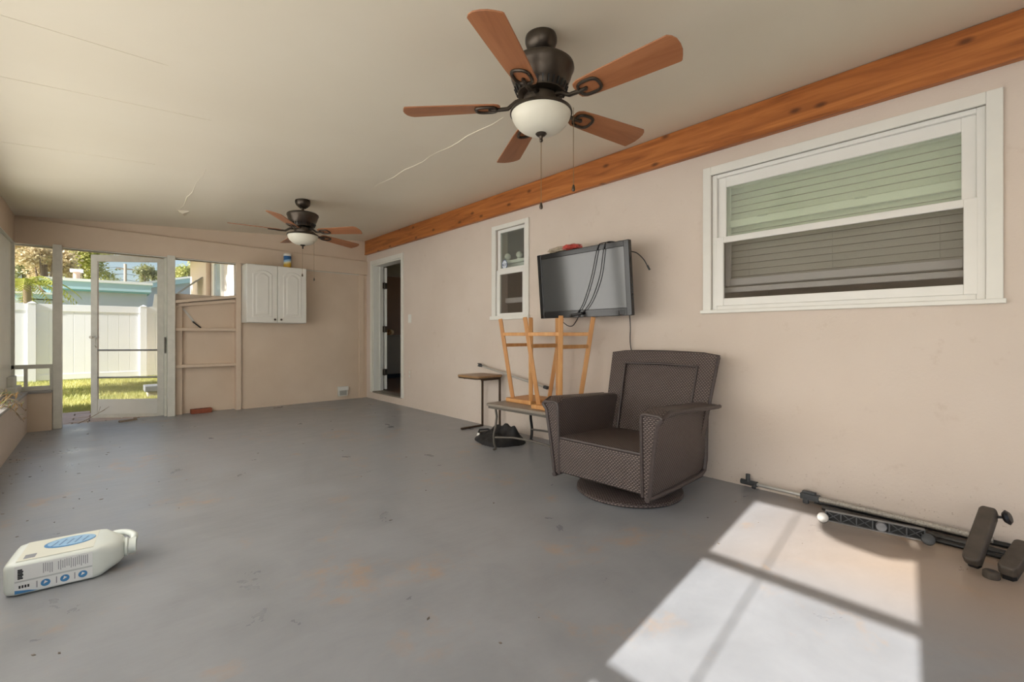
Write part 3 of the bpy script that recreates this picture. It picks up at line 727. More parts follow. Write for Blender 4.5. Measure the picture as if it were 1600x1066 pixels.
# arms
def arm(sg):
    st = []
    N = 10
    for i in range(N + 1):
        k = i / N; x = 0.372 - 0.742 * k
        zt = 0.622 - 0.040 * k
        lift = 0.0
        if i == 0: zt -= 0.035
        yo = 0.428 + 0.020 * k; yp = 0.395 - 0.035 * k
        sec = [(0.300, 0.118), (0.300, zt - 0.03), (0.306, zt - 0.008), (0.325, zt), (yo - 0.02, zt - 0.004 - 0.004 * k), (yo, zt - 0.018), (yo - 0.004, zt - 0.034), (yp + 0.004, zt - 0.052), (0.362, 0.30), (0.342, 0.118)]
        xs = x
        # front edge leans: lower part sits a little further back than the top
        st.append([(xs - (0.018 * (1 - (z - 0.118) / 0.5) if i == 0 else 0), sg * y, z) for y, z in sec])
    m = len(st[0]); vs = [p for s in st for p in s]
    fs = [(i * m + j, (i + 1) * m + j, (i + 1) * m + (j + 1) % m, i * m + (j + 1) % m) for i in range(N) for j in range(m)]
    fs += [tuple(range(m)), tuple(N * m + j for j in range(m))]
    a = MB().add(vs, fs).build('arm', M_WICKER, ch, True, ang=50)
    f = st[0]; bk = st[-1]
    tr = MB()
    tr.tube([f[9], f[8], f[7], f[5]], 0.013, 8); tr.tube([f[0], f[1], f[2], f[3], f[4], f[5]], 0.011, 8)
    tr.tube([(0.37, sg * 0.335, 0.112), (0.10, sg * 0.345, 0.108), (-0.30, sg * 0.350, 0.112), (-0.352, sg * 0.352, 0.135), (-0.366, sg * 0.356, 0.20), (-0.366, sg * 0.362, 0.53)], 0.016, 8)
    tr.build('arm_trim', M_WTRIM, a, True)
    tr = MB().tube([p for p in [s[5] for s in st]], 0.012, 8); tr.build('arm_lip', M_WTRIM, a, True)
arm(1); arm(-1)
# back: reclined frame with recessed panel
def bp(y, s, d=0.0):
    """point on back: s 0..1 bottom to top, d thickness offset backwards"""
    hw = 1.0
    x = -0.245 - 0.195 * s + 0.02 * (1 - (y / 0.4) ** 2) * (-1)
    z = 0.30 + 0.595 * s + 0.012 * s * (1 - (y / 0.40) ** 2)
    return (x - d * 0.95, y, z - d * 0.3)
def back_piece(name, y0, y1, s0, s1, d0, d1, m, parent):
    b = MB(); nu, nv = 8, 8
    hwf = lambda s: 0.36 + 0.045 * s
    def sy(y, s): return y * hwf(s) / 0.4
    for d, in ((d0,), (d1,)):
        b.grid(lambda u, v: bp(sy(y0 + (y1 - y0) * u, s0 + (s1 - s0) * v), s0 + (s1 - s0) * v, d), nu, nv)
    k = (nu + 1) * (nv + 1)
    def id(i, j): return i * (nv + 1) + j
    fs = []
    for i in range(nu):
        for j in (0, nv): fs.append((id(i, j), id(i + 1, j), k + id(i + 1, j), k + id(i, j)))
    for j in range(nv):
        for i in (0, nu): fs.append((id(i, j), id(i, j + 1), k + id(i, j + 1), k + id(i, j)))
    b.f += fs
    return b.build(name, m, parent, True)
bk = back_piece('backrest', -0.285, 0.285, 0.0, 0.86, 0.018, 0.05, M_WICKER, ch)
back_piece('back_border', -0.40, 0.40, 0.855, 1.0, 0.0, 0.06, M_WICKER, bk)
back_piece('back_border', -0.40, -0.28, 0.0, 0.858, 0.0, 0.06, M_WICKER, bk)
back_piece('back_border', 0.28, 0.40, 0.0, 0.858, 0.0, 0.06, M_WICKER, bk)
q = lambda y, s: bp(y * (0.36 + 0.045 * s) / 0.4, s, -0.002)
MB().tube([q(-0.283, 0.06), q(-0.283, 0.5), q(-0.283, 0.852), q(0, 0.856), q(0.283, 0.852), q(0.283, 0.5), q(0.283, 0.06)], 0.009, 8).build('back_piping', M_WTRIM, bk, True)
q2 = lambda y, s: bp(y * (0.36 + 0.045 * s) / 0.4, s, 0.02)
MB().tube([q2(-0.4, 0.4), q2(-0.4, 0.99)] + [q2(-0.4 + 0.1 * i, 1.0) for i in range(1, 8)] + [q2(0.4, 0.99), q2(0.4, 0.4)], 0.016, 8).build('back_edge', M_WTRIM, bk, True)

# ================================================================== COFFEE TABLE, STOOLS
ct = thing('coffee_table', 'low metal table with taupe top carrying two upturned stools', 'table', (2.87, 2.74, 0), R(3))
tp = MB(); pts = []
HX, HY = 0.30, 0.45
for cx_, cy_, a0 in ((HX - 0.03, HY - 0.03, 0), (-HX + 0.03, HY - 0.03, 90), (-HX + 0.03, -HY + 0.03, 180), (HX - 0.03, -HY + 0.03, 270)):
    for k in range(5):
        a = R(a0 + 22.5 * k); pts.append((cx_ + 0.03 * math.cos(a), cy_ + 0.03 * math.sin(a)))
tp.prism(pts, 0.398, 0.42); tp.build('table_top', M_TABLETOP, ct, False, 0.004)
MB().prism([(x * 0.97, y * 0.97) for x, y in pts], 0.378, 0.398).build('apron', M_TABLEM, ct)
for sx in (-1, 1):
    for sy in (-1, 1):
        px_, py_ = sx * 0.235, sy * 0.385
        lp = [(px_, py_, 0.385), (px_ - sx * 0.012, py_ - sy * 0.005, 0.30), (px_ - sx * 0.004, py_, 0.22), (px_ + sx * 0.018, py_ + sy * 0.004, 0.13), (px_ + sx * 0.012, py_ + sy * 0.002, 0.06), (px_ - sx * 0.005, py_, 0.012), (px_ + sx * 0.02, py_ + sy * 0.005, 0.006)]
        MB().tube(lp, 0.0105 if sx < 0 else 0.013, 8).build('leg', M_TABLEM if sx < 0 else M_BLACK, ct, True)
for sx in (-1, 1):
    MB().tube([(sx * 0.245, 0.385, 0.115), (sx * 0.20, 0.2, 0.135), (sx * 0.19, 0, 0.14), (sx * 0.20, -0.2, 0.135), (sx * 0.245, -0.385, 0.115)], 0.009, 8).build('stretcher', M_TABLEM, ct, True)
def stool(loc, rz, label):
    """bar stool turned upside down: seat on the table, legs in the air"""
    t = thing('bar_stool', label, 'stool', loc, rz, 'upturned wooden bar stools')
    MB().box(-0.165, 0.165, -0.165, 0.165, 0, 0.036).build('seat', M_STOOL, t, False, 0.008)
    H = 0.755
    for sx in (-1, 1):
        for sy in (-1, 1):
            MB().bar((sx * 0.118, sy * 0.118, 0.034), (sx * 0.198, sy * 0.198, H), 0.036, 0.036, (sx, sy, 0)).build('leg', M_STOOL, t, False, 0.005)
    def at(z): return 0.118 + 0.08 * (z - 0.034) / (H - 0.034)
    for sg in (-1, 1):
        z = 0.615; a = at(z); MB().bar((sg * a, -a, z), (sg * a, a, z), 0.020, 0.030).build('rung', M_STOOL, t, False, 0.003)
        z = 0.515; a = at(z); MB().bar((-a, sg * a, z), (a, sg * a, z), 0.020, 0.030).build('rung', M_STOOL, t, False, 0.003)
stool((2.915, 2.965, 0.4205), R(0), 'upturned wooden bar stool on the table end nearer the doorway')
stool((2.80, 2.520, 0.4205), R(0), 'upturned wooden bar stool on the table end beside the wicker armchair')

# ================================================================== TRAY TABLE, ROD, BAG
tt = thing('tray_table', 'small C-shaped side table with rounded wooden tray top', 'table', (3.04, 3.88, 0))
pts = []
HX, HY, rr_ = 0.185, 0.19, 0.06
for cx_, cy_, a0 in ((HX - rr_, HY - rr_, 0), (-HX + rr_, HY - rr_, 90), (-HX + rr_, -HY + rr_, 180), (HX - rr_, -HY + rr_, 270)):
    for k in range(7):
        a = R(a0 + 15 * k); pts.append((cx_ + rr_ * math.cos(a), cy_ + rr_ * math.sin(a)))
MB().prism(pts, 0.578, 0.60).build('tray_top', M_TRAYW, tt, False, 0.006)
MB().prism([(x * 0.97, y * 0.97) for x, y in pts], 0.565, 0.578).build('tray_rim', M_BROWNM, tt)
for y in (-0.15, 0.15):
    MB().bar((0.155, y, 0.012), (0.155, y, 0.57), 0.02, 0.02).build('leg', M_BROWNM, tt, False, 0.003)
    MB().bar((-0.14, y, 0.011), (0.165, y, 0.011), 0.022, 0.022).build('foot_bar', M_BROWNM, tt, False, 0.003)
    MB().bar((-0.10, y, 0.558), (0.165, y, 0.558), 0.02, 0.018).build('support_bar', M_BROWNM, tt, False, 0.003)
rd = thing('metal_rod', 'silver metal tube with dark end clips resting across the tray table', 'rod', (3.185, 3.56, 0.602))
ra, rb = Vector((0.012, 0.50, 0.079)), Vector((-0.03, -0.56, -0.075))
dv = (rb - ra).normalized()
MB().tube([ra, rb], 0.0105, 12).build('tube', M_STEEL, rd, True)
MB().tube([ra + dv * 0.5, ra + dv * 0.53], 0.0135, 12).build('collar', M_DKGREY, rd, True)
e = MB(); e.bar(ra - dv * 0.035, ra + dv * 0.035, 0.03, 0.02); e.bar(ra - dv * 0.05 + Vector((0, 0, 0.015)), ra + Vector((0, 0, 0.015)), 0.028, 0.008); e.bar(ra - dv * 0.05 - Vector((0, 0, 0.012)), ra - Vector((0, 0, 0.012)), 0.028, 0.008); e.build('end_clip', M_DKGREY, rd, False, 0.002)
e = MB(); e.bar(rb - dv * 0.03, rb + dv * 0.02, 0.03, 0.028); e.build('end_clip', M_DKGREY, rd, False, 0.002)
# black bag
from mathutils import noise as mnoise
bg_ = thing('duffel_bag', 'slumped black fabric bag on the floor under the low table', 'bag', (2.89, 3.375, 0), R(-18))
def bagz(u, v):
    x, y = (u * 2 - 1), (v * 2 - 1)
    rr = max(0.0, 1 - (abs(x) ** 2.4 + abs(y) ** 2.4))
    hgt = 0.075 * rr ** 0.45
    hgt += 0.10 * math.exp(-((x - 0.45) ** 2 / 0.05 + (y + 0.45) ** 2 / 0.10)) * rr ** 0.3 + 0.09 * math.exp(-((x - 0.35) ** 2 / 0.05 + (y - 0.05) ** 2 / 0.06)) * rr ** 0.3 + 0.06 * math.exp(-((x - 0.1) ** 2 / 0.06 + (y - 0.45) ** 2 / 0.04)) * rr ** 0.3
    hgt += 0.024 * rr ** 0.5 * (mnoise.noise(Vector((x * 3.1, y * 3.3, 0.7))) + 0.5 * mnoise.noise(Vector((x * 8, y * 8, 2.7))))
    return (x * 0.22, y * 0.28, max(0.002, hgt))
g = MB(); g.grid(bagz, 40, 44)
g.f = [f for f in g.f if any(g.v[i][2] > 0.0021 for i in f)]
nb = len(g.v); g.v += [(x, y, 0.0) for x, y, z in g.v[:nb]]
g.f += [tuple(i + nb for i in reversed(f)) for f in list(g.f)]
g.build('bag_body', mat('black_bag_fabric', (30, 30, 32), 0.65, var=0.2, vscale=30, bump=0.2, bscale=300), bg_, True)
MB().tube([(-0.16, 0.16, 0.06), (-0.17, 0.10, 0.10), (-0.12, 0.0, 0.12), (-0.10, -0.12, 0.09), (-0.14, -0.20, 0.03)], 0.009, 8).build('strap', M_BLACK, bg_, True)
MB().hexa([(-0.192, 0.15, 0.012), (-0.186, 0.10, 0.012), (-0.165, 0.12, 0.062), (-0.172, 0.16, 0.058), (-0.190, 0.15, 0.010), (-0.184, 0.10, 0.010), (-0.163, 0.12, 0.060), (-0.170, 0.16, 0.056)]).build('white_patch', M_WHITE, bg_)

# ================================================================== TELEVISION
tv = thing('television', 'flat black television tilted on a wall mount above the stools', 'television', (3.005, 2.435, 1.178), 0)
tilt = Matrix.Rotation(R(-5.0), 4, 'Y')
TW, TH = 0.482, 0.575
def tvp(mb): return mb.xf(tilt)
M_SCREEN = mat('tv_screen_glass', (62, 64, 66), 0.10, spec=0.9)
b = MB()
fw, fb = 0.045, 0.062
for y0, y1, z0, z1 in ((-TW, -TW + fw, 0, TH), (TW - fw, TW, 0, TH), (-TW + fw, TW - fw, 0, fb), (-TW + fw, TW - fw, TH - fw, TH)):
    b.box(-0.012, 0.03, y0, y1, z0, z1)
tvp(b).build('bezel', M_BLACKGL, tv, False, 0.004)
tvp(MB().box(-0.006, 0.02, -TW + fw - 0.001, TW - fw + 0.001, fb - 0.001, TH - fw + 0.001)).build('screen', M_SCREEN, tv)
b = MB(); b.hexa([(0.03, -TW + 0.01, 0.02), (0.085, -TW + 0.07, 0.07), (0.085, TW - 0.07, 0.07), (0.03, TW - 0.01, 0.02), (0.03, -TW + 0.01, TH - 0.01), (0.085, -TW + 0.07, TH - 0.08), (0.085, TW - 0.07, TH - 0.08), (0.03, TW - 0.01, TH - 0.01)])
tvp(b).build('back_shell', M_BLACK, tv, False, 0.006)
for i in range(5): tvp(MB().box(0.004, 0.018, -TW - 0.003, -TW, 0.12 + i * 0.026, 0.134 + i * 0.026)).build('side_button', M_DKGREY, tv)
tvp(MB().box(-0.0135, -0.012, -TW + 0.06, -TW + 0.105, 0.012, 0.05)).build('info_sticker', M_DKGREY, tv)
b = MB(); b.box(0.235, 0.255, -0.14, 0.14, 0.14, 0.44); b.box(0.10, 0.24, -0.03, 0.03, 0.25, 0.33); b.box(0.06, 0.12, -0.12, 0.12, 0.2, 0.38); b.build('wall_mount', M_BLACK, tv)
def tvw(x, y, z): return Vector((3.005, 2.435, 1.178)) + tilt @ Vector((x, y, z))
cab = thing('power_cable', 'black cable looped over the front of the television', 'cable', tvw(0, -0.23, TH))
def sm(pts, n=8):
    P = [Vector(p) for p in pts]; out = []
    for i in range(len(P) - 1):
        p0 = P[max(0, i - 1)]; p1 = P[i]; p2 = P[i + 1]; p3 = P[min(len(P) - 1, i + 2)]
        for k in range(n):
            t = k / n
            out.append(0.5 * ((2 * p1) + (p2 - p0) * t + (2 * p0 - 5 * p1 + 4 * p2 - p3) * t * t + (3 * p1 - p0 - 3 * p2 + p3) * t ** 3))
    out.append(P[-1]); return out
org = Vector(cab.location)
def rel(*p): return tvw(*p) - org
MB().tube(sm([rel(0.05, -0.30, TH + 0.004), rel(0.0, -0.24, TH + 0.008), rel(-0.018, -0.20, TH - 0.03), rel(-0.02, -0.125, 0.32), rel(-0.02, -0.03, 0.12), rel(-0.02, 0.05, 0.025)]), 0.0038, 8).build('cable_strand', M_BLACK, cab, True)
MB().tube(sm([rel(0.06, -0.33, TH + 0.004), rel(0.0, -0.29, TH + 0.009), rel(-0.018, -0.265, TH - 0.03), rel(-0.022, -0.21, 0.32), rel(-0.022, -0.11, 0.13), rel(-0.022, 0.0, 0.025)]), 0.0038, 8).build('cable_strand', M_BLACK, cab, True)
MB().tube(sm([rel(-0.02, 0.02, 0.02), rel(-0.018, 0.06, -0.03), rel(-0.01, 0.11, -0.07), rel(0.0, 0.17, -0.07), rel(0.02, 0.24, -0.04)]), 0.0038, 8).build('cable_strand', M_BLACK, cab, True)
e = MB(); e.bar(rel(-0.026, 0.08, 0.022), rel(-0.026, -0.02, 0.034), 0.034, 0.022); e.build('cable_block', M_BLACK, cab, False, 0.005)
c2 = thing('cable_end', 'short black cable with plug sticking out beside the television', 'cable', tvw(0.06, -TW + 0.02, 0.46))
org2 = Vector(c2.location); rel2 = lambda *p: tvw(*p) - org2
MB().tube(sm([rel2(0.07, -TW + 0.03, 0.49), rel2(0.07, -TW - 0.02, 0.47), rel2(0.09, -TW - 0.06, 0.42), rel2(0.10, -TW - 0.085, 0.365)]), 0.004, 8).build('cord', M_BLACK, c2, True)
e = MB(); e.bar(rel2(0.10, -TW - 0.083, 0.372), rel2(0.104, -TW - 0.10, 0.335), 0.016, 0.014); e.build('plug', M_BLACK, c2, False, 0.003)
c3 = thing('hanging_cord', 'thin dark cord dropping down the wall from television to armchair', 'cord', (3.22, 2.12, 0.70))
MB().tube(sm([(-0.01, 0.0, 0.55), (0.0, -0.005, 0.40), (0.02, 0.008, 0.25), (0.022, -0.03, 0.08), (0.02, -0.05, -0.15), (0.02, -0.03, -0.45), (0.015, 0.0, -0.69)]), 0.004, 8).build('cord', M_BLACK, c3, True)
cp = thing('crumpled_packet', 'crumpled red and clear plastic packet on top of the television', 'packet', tvw(0.02, 0.17, TH + 0.001))
def pk(seed, x0, sx, sy, sz, yc):
    vs = []; fs = []; N, M_ = 12, 16
    for i in range(N + 1):
        th = math.pi * i / N
        for j in range(M_):
            ph = 2 * math.pi * j / M_
            p = Vector((math.sin(th) * math.cos(ph), math.cos(th), math.sin(th) * math.sin(ph)))
            k = 1 + 0.38 * mnoise.noise(p * 2.4 + Vector((seed, 0, 0))) + 0.2 * mnoise.noise(p * 6 + Vector((seed, 3, 0)))
            vs.append((x0 + p.x * sx * k, yc + p.y * sy * k, max(0.0, sz * 0.7 + p.z * sz * k)))
    for i in range(N):
        for j in range(M_):
            fs.append((i * M_ + j, i * M_ + (j + 1) % M_, (i + 1) * M_ + (j + 1) % M_, (i + 1) * M_ + j))
    return MB().add(vs, fs)
pk(1.3, 0.0, 0.05, 0.13, 0.028, 0.06).build('clear_wrap', mat('beige_wrap', (172, 158, 138), 0.25, var=0.25, vscale=40), cp, False)
pk(5.1, -0.005, 0.045, 0.11, 0.026, -0.07).build('red_wrap', mat('red_wrap', (176, 70, 62), 0.3, var=0.35, vscale=35), cp, False)

# ================================================================== WALL CABINET + canister
cb_ = thing('wall_cabinet', 'white two-door wall cabinet hung on the end wall', 'cabinet', (1.82, YB, 1.195))
MB().box(-0.378, 0.386, -0.30, 0.0, 0, 0.79).build('body', M_WHITE, cb_, False, 0.003)
def cab_door(x0, x1, knob_x):
    wd = x1 - x0
    d = MB().box(x0, x1, -0.322, -0.301, 0.004, 0.786).build('door', M_WHITE, cb_, False, 0.006)
    # raised panel with arched top, set inside a groove
    def arch(ins, n=12):
        a0, a1 = x0 + ins, x1 - ins; zb, zt = ins + 0.004, 0.786 - ins - 0.055
        p = [(a0, zb), (a1, zb), (a1, zt)]
        for k in range(1, n): 
            q = k / n; xx = a1 + (a0 - a1) * q
            p.append((xx, zt + 0.052 * math.sin(math.pi * q) ** 0.8))
        p.append((a0, zt)); return p
    # groove ring: the field sits proud between an outer arch line and the panel
    A, B = arch(0.066), arch(0.078)
    n = len(A); vs = [(p[0], -0.3225, p[1]) for p in A] + [(p[0], -0.3175, p[1]) for p in B]
    r = MB()
    vs = [(p[0], -0.3222, p[1]) for p in A] + [(p[0], -0.3265, p[1]) for p in B]
    C_ = arch(0.104); vs += [(p[0], -0.3235, p[1]) for p in C_]
    fs = [(i, (i + 1) % n, n + (i + 1) % n, n + i) for i in range(n)] + [(n + i, n + (i + 1) % n, 2 * n + (i + 1) % n, 2 * n + i) for i in range(n)]
    r.add(vs, fs); r.build('arched_moulding', M_WHITE, d, False)
    D_ = arch(0.106); E_ = arch(0.122); n = len(D_)
    vs = [(p[0], -0.3225, p[1]) for p in D_] + [(p[0], -0.3275, p[1]) for p in E_]
    fs = [(i, (i + 1) % n, n + (i + 1) % n, n + i) for i in range(n)] + [tuple(n + i for i in range(n))]
    MB().add(vs, fs).build('raised_panel', M_WHITE, d)
    MB().lathe([(0, 0.026), (0.012, 0.024), (0.015, 0.017), (0.007, 0.010), (0.006, 0)], (knob_x, -0.322, 0.045), 16, Matrix.Rotation(R(90), 4, 'X')).build('knob', M_BRONZE, d, True)
cab_door(-0.376, 0.002, -0.035); cab_door(0.006, 0.384, 0.045)
cn = thing('wipes_canister', 'blue and yellow cylindrical wipes canister on top of the wall cabinet', 'canister', (2.0, 7.04, 1.9865))
def m_can():
    m = bpy.data.materials.new('canister_label'); t = NT(m)
    sp_ = t.new('ShaderNodeSeparateXYZ'); t.link(t.coord(), sp_.inputs[0])
    zz = t.math('ADD', sp_.outputs[2], t.math('MULTIPLY', sp_.outputs[0], -0.25))
    c = t.ramp(t.math('MULTIPLY', zz, 5.0), [(0.0, lin((222, 160, 40))), (0.30, lin((226, 190, 70))), (0.46, lin((228, 226, 196))), (0.50, lin((170, 200, 224))), (0.62, lin((120, 170, 206))), (0.66, lin((40, 96, 152)))])
    t.col(c); t.rough(0.4); return m
MB().lathe([(0, 0), (0.048, 0), (0.05, 0.004), (0.05, 0.175), (0.047, 0.18), (0, 0.18)], (0, 0, 0), 28).build('can', m_can(), cn, True)
MB().lathe([(0.051, 0.176), (0.052, 0.182), (0.050, 0.205), (0.044, 0.210), (0, 0.210)], (0, 0, 0), 28).build('lid', M_WHITE, cn, True)
# wall objects
bx = thing('outlet_box', 'small white weatherproof outlet box low on the end wall', 'outlet', (2.85, YB, 0.06))
MB().box(-0.075, 0.075, -0.045, 0, 0, 0.15).build('body', M_OLDWHITE, bx, False, 0.006)
MB().box(-0.082, 0.082, -0.058, -0.042, 0.092, 0.152).build('flip_cover', M_WHITE, bx, False, 0.005)
MB().box(-0.055, 0.055, -0.048, -0.045, 0.015, 0.085).build('face_plate', mat('grey_plate', (170, 168, 160), 0.5), bx)
sw = thing('light_switch', 'white rocker light switch plate beside the house doorway', 'switch', (XR, 5.766, 1.26))
MB().box(-0.006, 0, -0.045, 0.045, -0.06, 0.06).build('plate', M_WHITE, sw, False, 0.003)
MB().box(-0.010, -0.006, -0.017, 0.017, -0.034, 0.034).build('rocker', M_VINYL, sw, False, 0.002)
ou = thing('wall_outlet', 'beige painted-over wall outlet low beside the doorway', 'outlet', (XR, 5.766, 0.47))
MB().box(-0.006, 0, -0.045, 0.045, -0.07, 0.07).build('plate', M_WALL, ou, False, 0.003)
for z in (-0.028, 0.028): MB().lathe([(0, 0.004), (0.017, 0.003), (0.018, 0)], (-0.006, 0, z), 16, Matrix.Rotation(R(-90), 4, 'Y')).build('socket', M_OLDWHITE, ou, True)
# knife in shelf bay
kn = thing('knife', 'long kitchen knife with black handle leaning in the shelf bay', 'knife', (0.99, 7.262, 1.122))
ka, kb, kc = Vector((0.0, 0, 0.0)), Vector((-0.085, 0, 0.075)), Vector((-0.215, -0.006, 0.268))
dv = (kc - kb).normalized(); pn = Vector((dv.z, 0, -dv.x))
vs = [kb - pn * 0.004, kb + pn * 0.022, kb + (kc - kb) * 0.75 + pn * 0.018, kc, kb + (kc - kb) * 0.5 - pn * 0.004]
MB().add([v + Vector((0, 0.001, 0)) for v in vs] + [v - Vector((0, 0.001, 0)) for v in vs], [(0, 1, 2, 3, 4), (9, 8, 7, 6, 5)] + [(i, (i + 1) % 5, 5 + (i + 1) % 5, 5 + i) for i in range(5)]).build('blade', M_STEEL, kn)
MB().bar(ka, kb + dv * 0.01, 0.016, 0.026, (0, 1, 0)).build('handle', M_BLACK, kn, False, 0.004)
# brick
bk_ = thing('brick', 'single red brick on the floor against the shelf bay', 'brick', (0.985, 7.20, 0), R(2))
MB().box(-0.115, 0.115, -0.045, 0.045, 0, 0.058).build('body', M_BRICK, bk_, False, 0.004)
for x in (-0.06, 0, 0.06): MB().lathe([(0, 0.0), (0.017, 0.0), (0.017, 0.0012), (0, 0.0012)], (x, 0, 0.0575), 12).build('core_hole_disc', mat('painted_hole_shade', (60, 36, 28), 0.9), bk_)  # flat dark discs: the shade inside the holes is painted on
# ================================================================== JUG
jg = thing('plastic_jug', 'white plastic detergent jug lying on its back on the floor', 'jug', (-0.285, 2.63, 0), R(-6))
M_JUG = mat('milky_plastic', (220, 226, 220), 0.35, var=0.03)
def jug_body():
    # stations along x (bottom -> shoulder -> neck): centre y, half-width y, z0, z1
    S = [(0.0, 0.125, 0.100, 0.012, 0.118), (0.010, 0.125, 0.116, 0.003, 0.128), (0.035, 0.125, 0.125, 0.0, 0.132), (0.14, 0.125, 0.125, 0.0, 0.132), (0.265, 0.125, 0.125, 0.0, 0.132), (0.285, 0.125, 0.120, 0.002, 0.130), (0.315, 0.115, 0.098, 0.010, 0.126), (0.345, 0.105, 0.066, 0.026, 0.118), (0.358, 0.10, 0.04, 0.040, 0.108)]
    vs = []; m = 24
    for x, cy_, hy_, z0, z1 in S:
        cz, hz = (z0 + z1) / 2, (z1 - z0) / 2
        for k in range(m):
            a = 2 * math.pi * (k + 0.5) / m; e = 0.2 if x < 0.3 else 0.5
            vs.append((x, cy_ + hy_ * math.copysign(abs(math.cos(a)) ** e, math.cos(a)), cz + hz * math.copysign(abs(math.sin(a)) ** e, math.sin(a))))
    n = len(S)
    fs = [(i * m + k, i * m + (k + 1) % m, (i + 1) * m + (k + 1) % m, (i + 1) * m + k) for i in range(n - 1) for k in range(m)]
    fs += [tuple(range(m)), tuple((n - 1) * m + k for k in range(m))]
    return MB().add(vs, fs)
jug_body().build('body', M_JUG, jg, True, ang=55)
NX = Matrix.Rotation(R(90), 4, 'Y')
MB().lathe([(0.034, -0.02), (0.034, 0.0), (0.040, 0.002), (0.040, 0.010), (0.033, 0.014), (0.033, 0.040), (0.028, 0.040), (0.028, 0.0)], (0.358, 0.10, 0.074), 24, NX).build('neck', M_JUG, jg, True)
MB().tube(sm([(0.275, 0.215, 0.09), (0.315, 0.215, 0.105), (0.360, 0.190, 0.108), (0.388, 0.150, 0.100), (0.385, 0.128, 0.09)]), 0.014, 10).build('handle', M_JUG, jg, True)
M_LABEL = mat('label_white', (226, 228, 228), 0.4); M_LBLUE = mat('label_blue', (70, 132, 184), 0.4); M_LLB = mat('label_pale_blue', (150, 188, 218), 0.4, var=0.12, vscale=60)
M_INK = mat('label_ink', (40, 42, 46), 0.5); M_GINK = mat('label_grey_ink', (140, 142, 148), 0.5)
lab = MB().box(0.035, 0.262, -0.0012, -0.0002, 0.012, 0.120).build('side_label', M_LABEL, jg)
lp_ = MB().box(0.035, 0.262, 0.018, 0.228, 0.1315, 0.1326).build('front_label', mat('label_cream', (222, 222, 208), 0.4), jg)
def sidebox(name, m, x0, x1, z0, z1, d=0.0016): return MB().box(x0, x1, -d, -0.0010, z0, z1).build(name, m, lab)
sidebox('divider', mat('label_divider', (186, 190, 190), 0.5), 0.036, 0.261, 0.056, 0.062)
b = MB(); z = 0.068
for i, (hh, ww) in enumerate([(0.006, 0.012), (0.005, 0.010), (0.007, 0.013), (0.005, 0.011), (0.006, 0.013), (0.006, 0.010)]):
    b.box(0.044, 0.047 + ww, -0.0017, -0.0010, z, z + hh); z += hh + 0.0008
b.build('bold_print', M_INK, lab)
b = MB()
for i in range(22):
    x = 0.115 + i * 0.0062; q = random.random() * 0.012
    if i in (5, 6): continue
    b.box(x, x + 0.0022, -0.0016, -0.0010, 0.070 + q, 0.114 - random.random() * 0.006)
b.build('fine_print', M_GINK, lab)
b = MB()
for i in range(4): b.box(0.047 + i * 0.008, 0.0525 + i * 0.008, -0.0016, -0.0010, 0.032, 0.043)
b.build('recycling_print', M_INK, lab)
for xc in (0.122, 0.178, 0.232):
    icon = MB().lathe([(0, 0.0017), (0.014, 0.0016), (0.0142, 0.0010)], (xc, 0, 0.034), 20, Matrix.Rotation(R(90), 4, 'X')).build('round_icon', M_LBLUE, lab)
    MB().box(xc - 0.026, xc - 0.023, -0.0016, -0.001, 0.022, 0.048).build('caption_print', M_GINK, lab)
    MB().prism([(xc - 0.006, 0.030), (xc + 0.007, 0.036), (xc - 0.002, 0.043)], -0.0021, -0.0015, 'y').build('icon_mark', M_LABEL, lab)
MB().prism([(0.036, 0.0125), (0.10, 0.0125), (0.075, 0.020), (0.036, 0.027)], -0.0017, -0.001, 'y').build('blue_swoosh', M_LBLUE, lab)
el = [(0.175 + 0.082 * math.cos(2 * math.pi * k / 28), 0.145 + 0.058 * math.sin(2 * math.pi * k / 28)) for k in range(28)]
ov = MB().prism(el, 0.1330, 0.1338).build('blue_oval', M_LBLUE, lp_)
MB().prism([(0.175 + (x - 0.175) * 0.93 + 0.004, 0.149 + (y - 0.145) * 0.9) for x, y in el], 0.1337, 0.1343).build('oval_field', M_LLB, ov)
b = MB()
for i in range(5): b.bar((0.12 + i * 0.024, 0.115, 0.1345), (0.135 + i * 0.024, 0.165 + 0.012 * (i % 2), 0.1345), 0.005, 0.0006)
b.build('script_print', mat('label_mid_blue', (96, 124, 170), 0.4), ov)
MB().box(0.052, 0.085, 0.035, 0.075, 0.1331, 0.1336).build('panel_print', M_GINK, lp_)

# ================================================================== POLES AND BLOCKS ON THE FLOOR BY THE WALL
def P3(*p): return Vector(p)
po = thing('telescopic_pole', 'silver telescopic pole with dark tee end lying along the wall', 'pole', (3.17, 0.62, 0))
A_, B_ = P3(0.045, 0.57, 0.042), P3(-0.025, -0.55, 0.055)
MB().tube([A_, A_.lerp(B_, 0.32)], 0.011, 12).build('inner_tube', M_STEEL, po, True)
MB().tube([A_.lerp(B_, 0.30), B_], 0.015, 12).build('outer_tube', mat('speckled_grey_tube', (168, 162, 152), 0.5, 0.2, var=0.35, vscale=120), po, True)
dv = (B_ - A_).normalized()
e = MB(); e.tube([A_ - dv * 0.055, A_ + dv * 0.05], 0.017, 12); e.tube([A_ - dv * 0.01, A_ - dv * 0.01 + P3(0, 0, 0.055)], 0.014, 12); e.tube([A_ + dv * 0.035, A_ + dv * 0.035 + P3(-0.025, 0, -0.022)], 0.013, 12)
e.build('tee_end', M_DKGREY, po, True)
jn = A_.lerp(B_, 0.30)
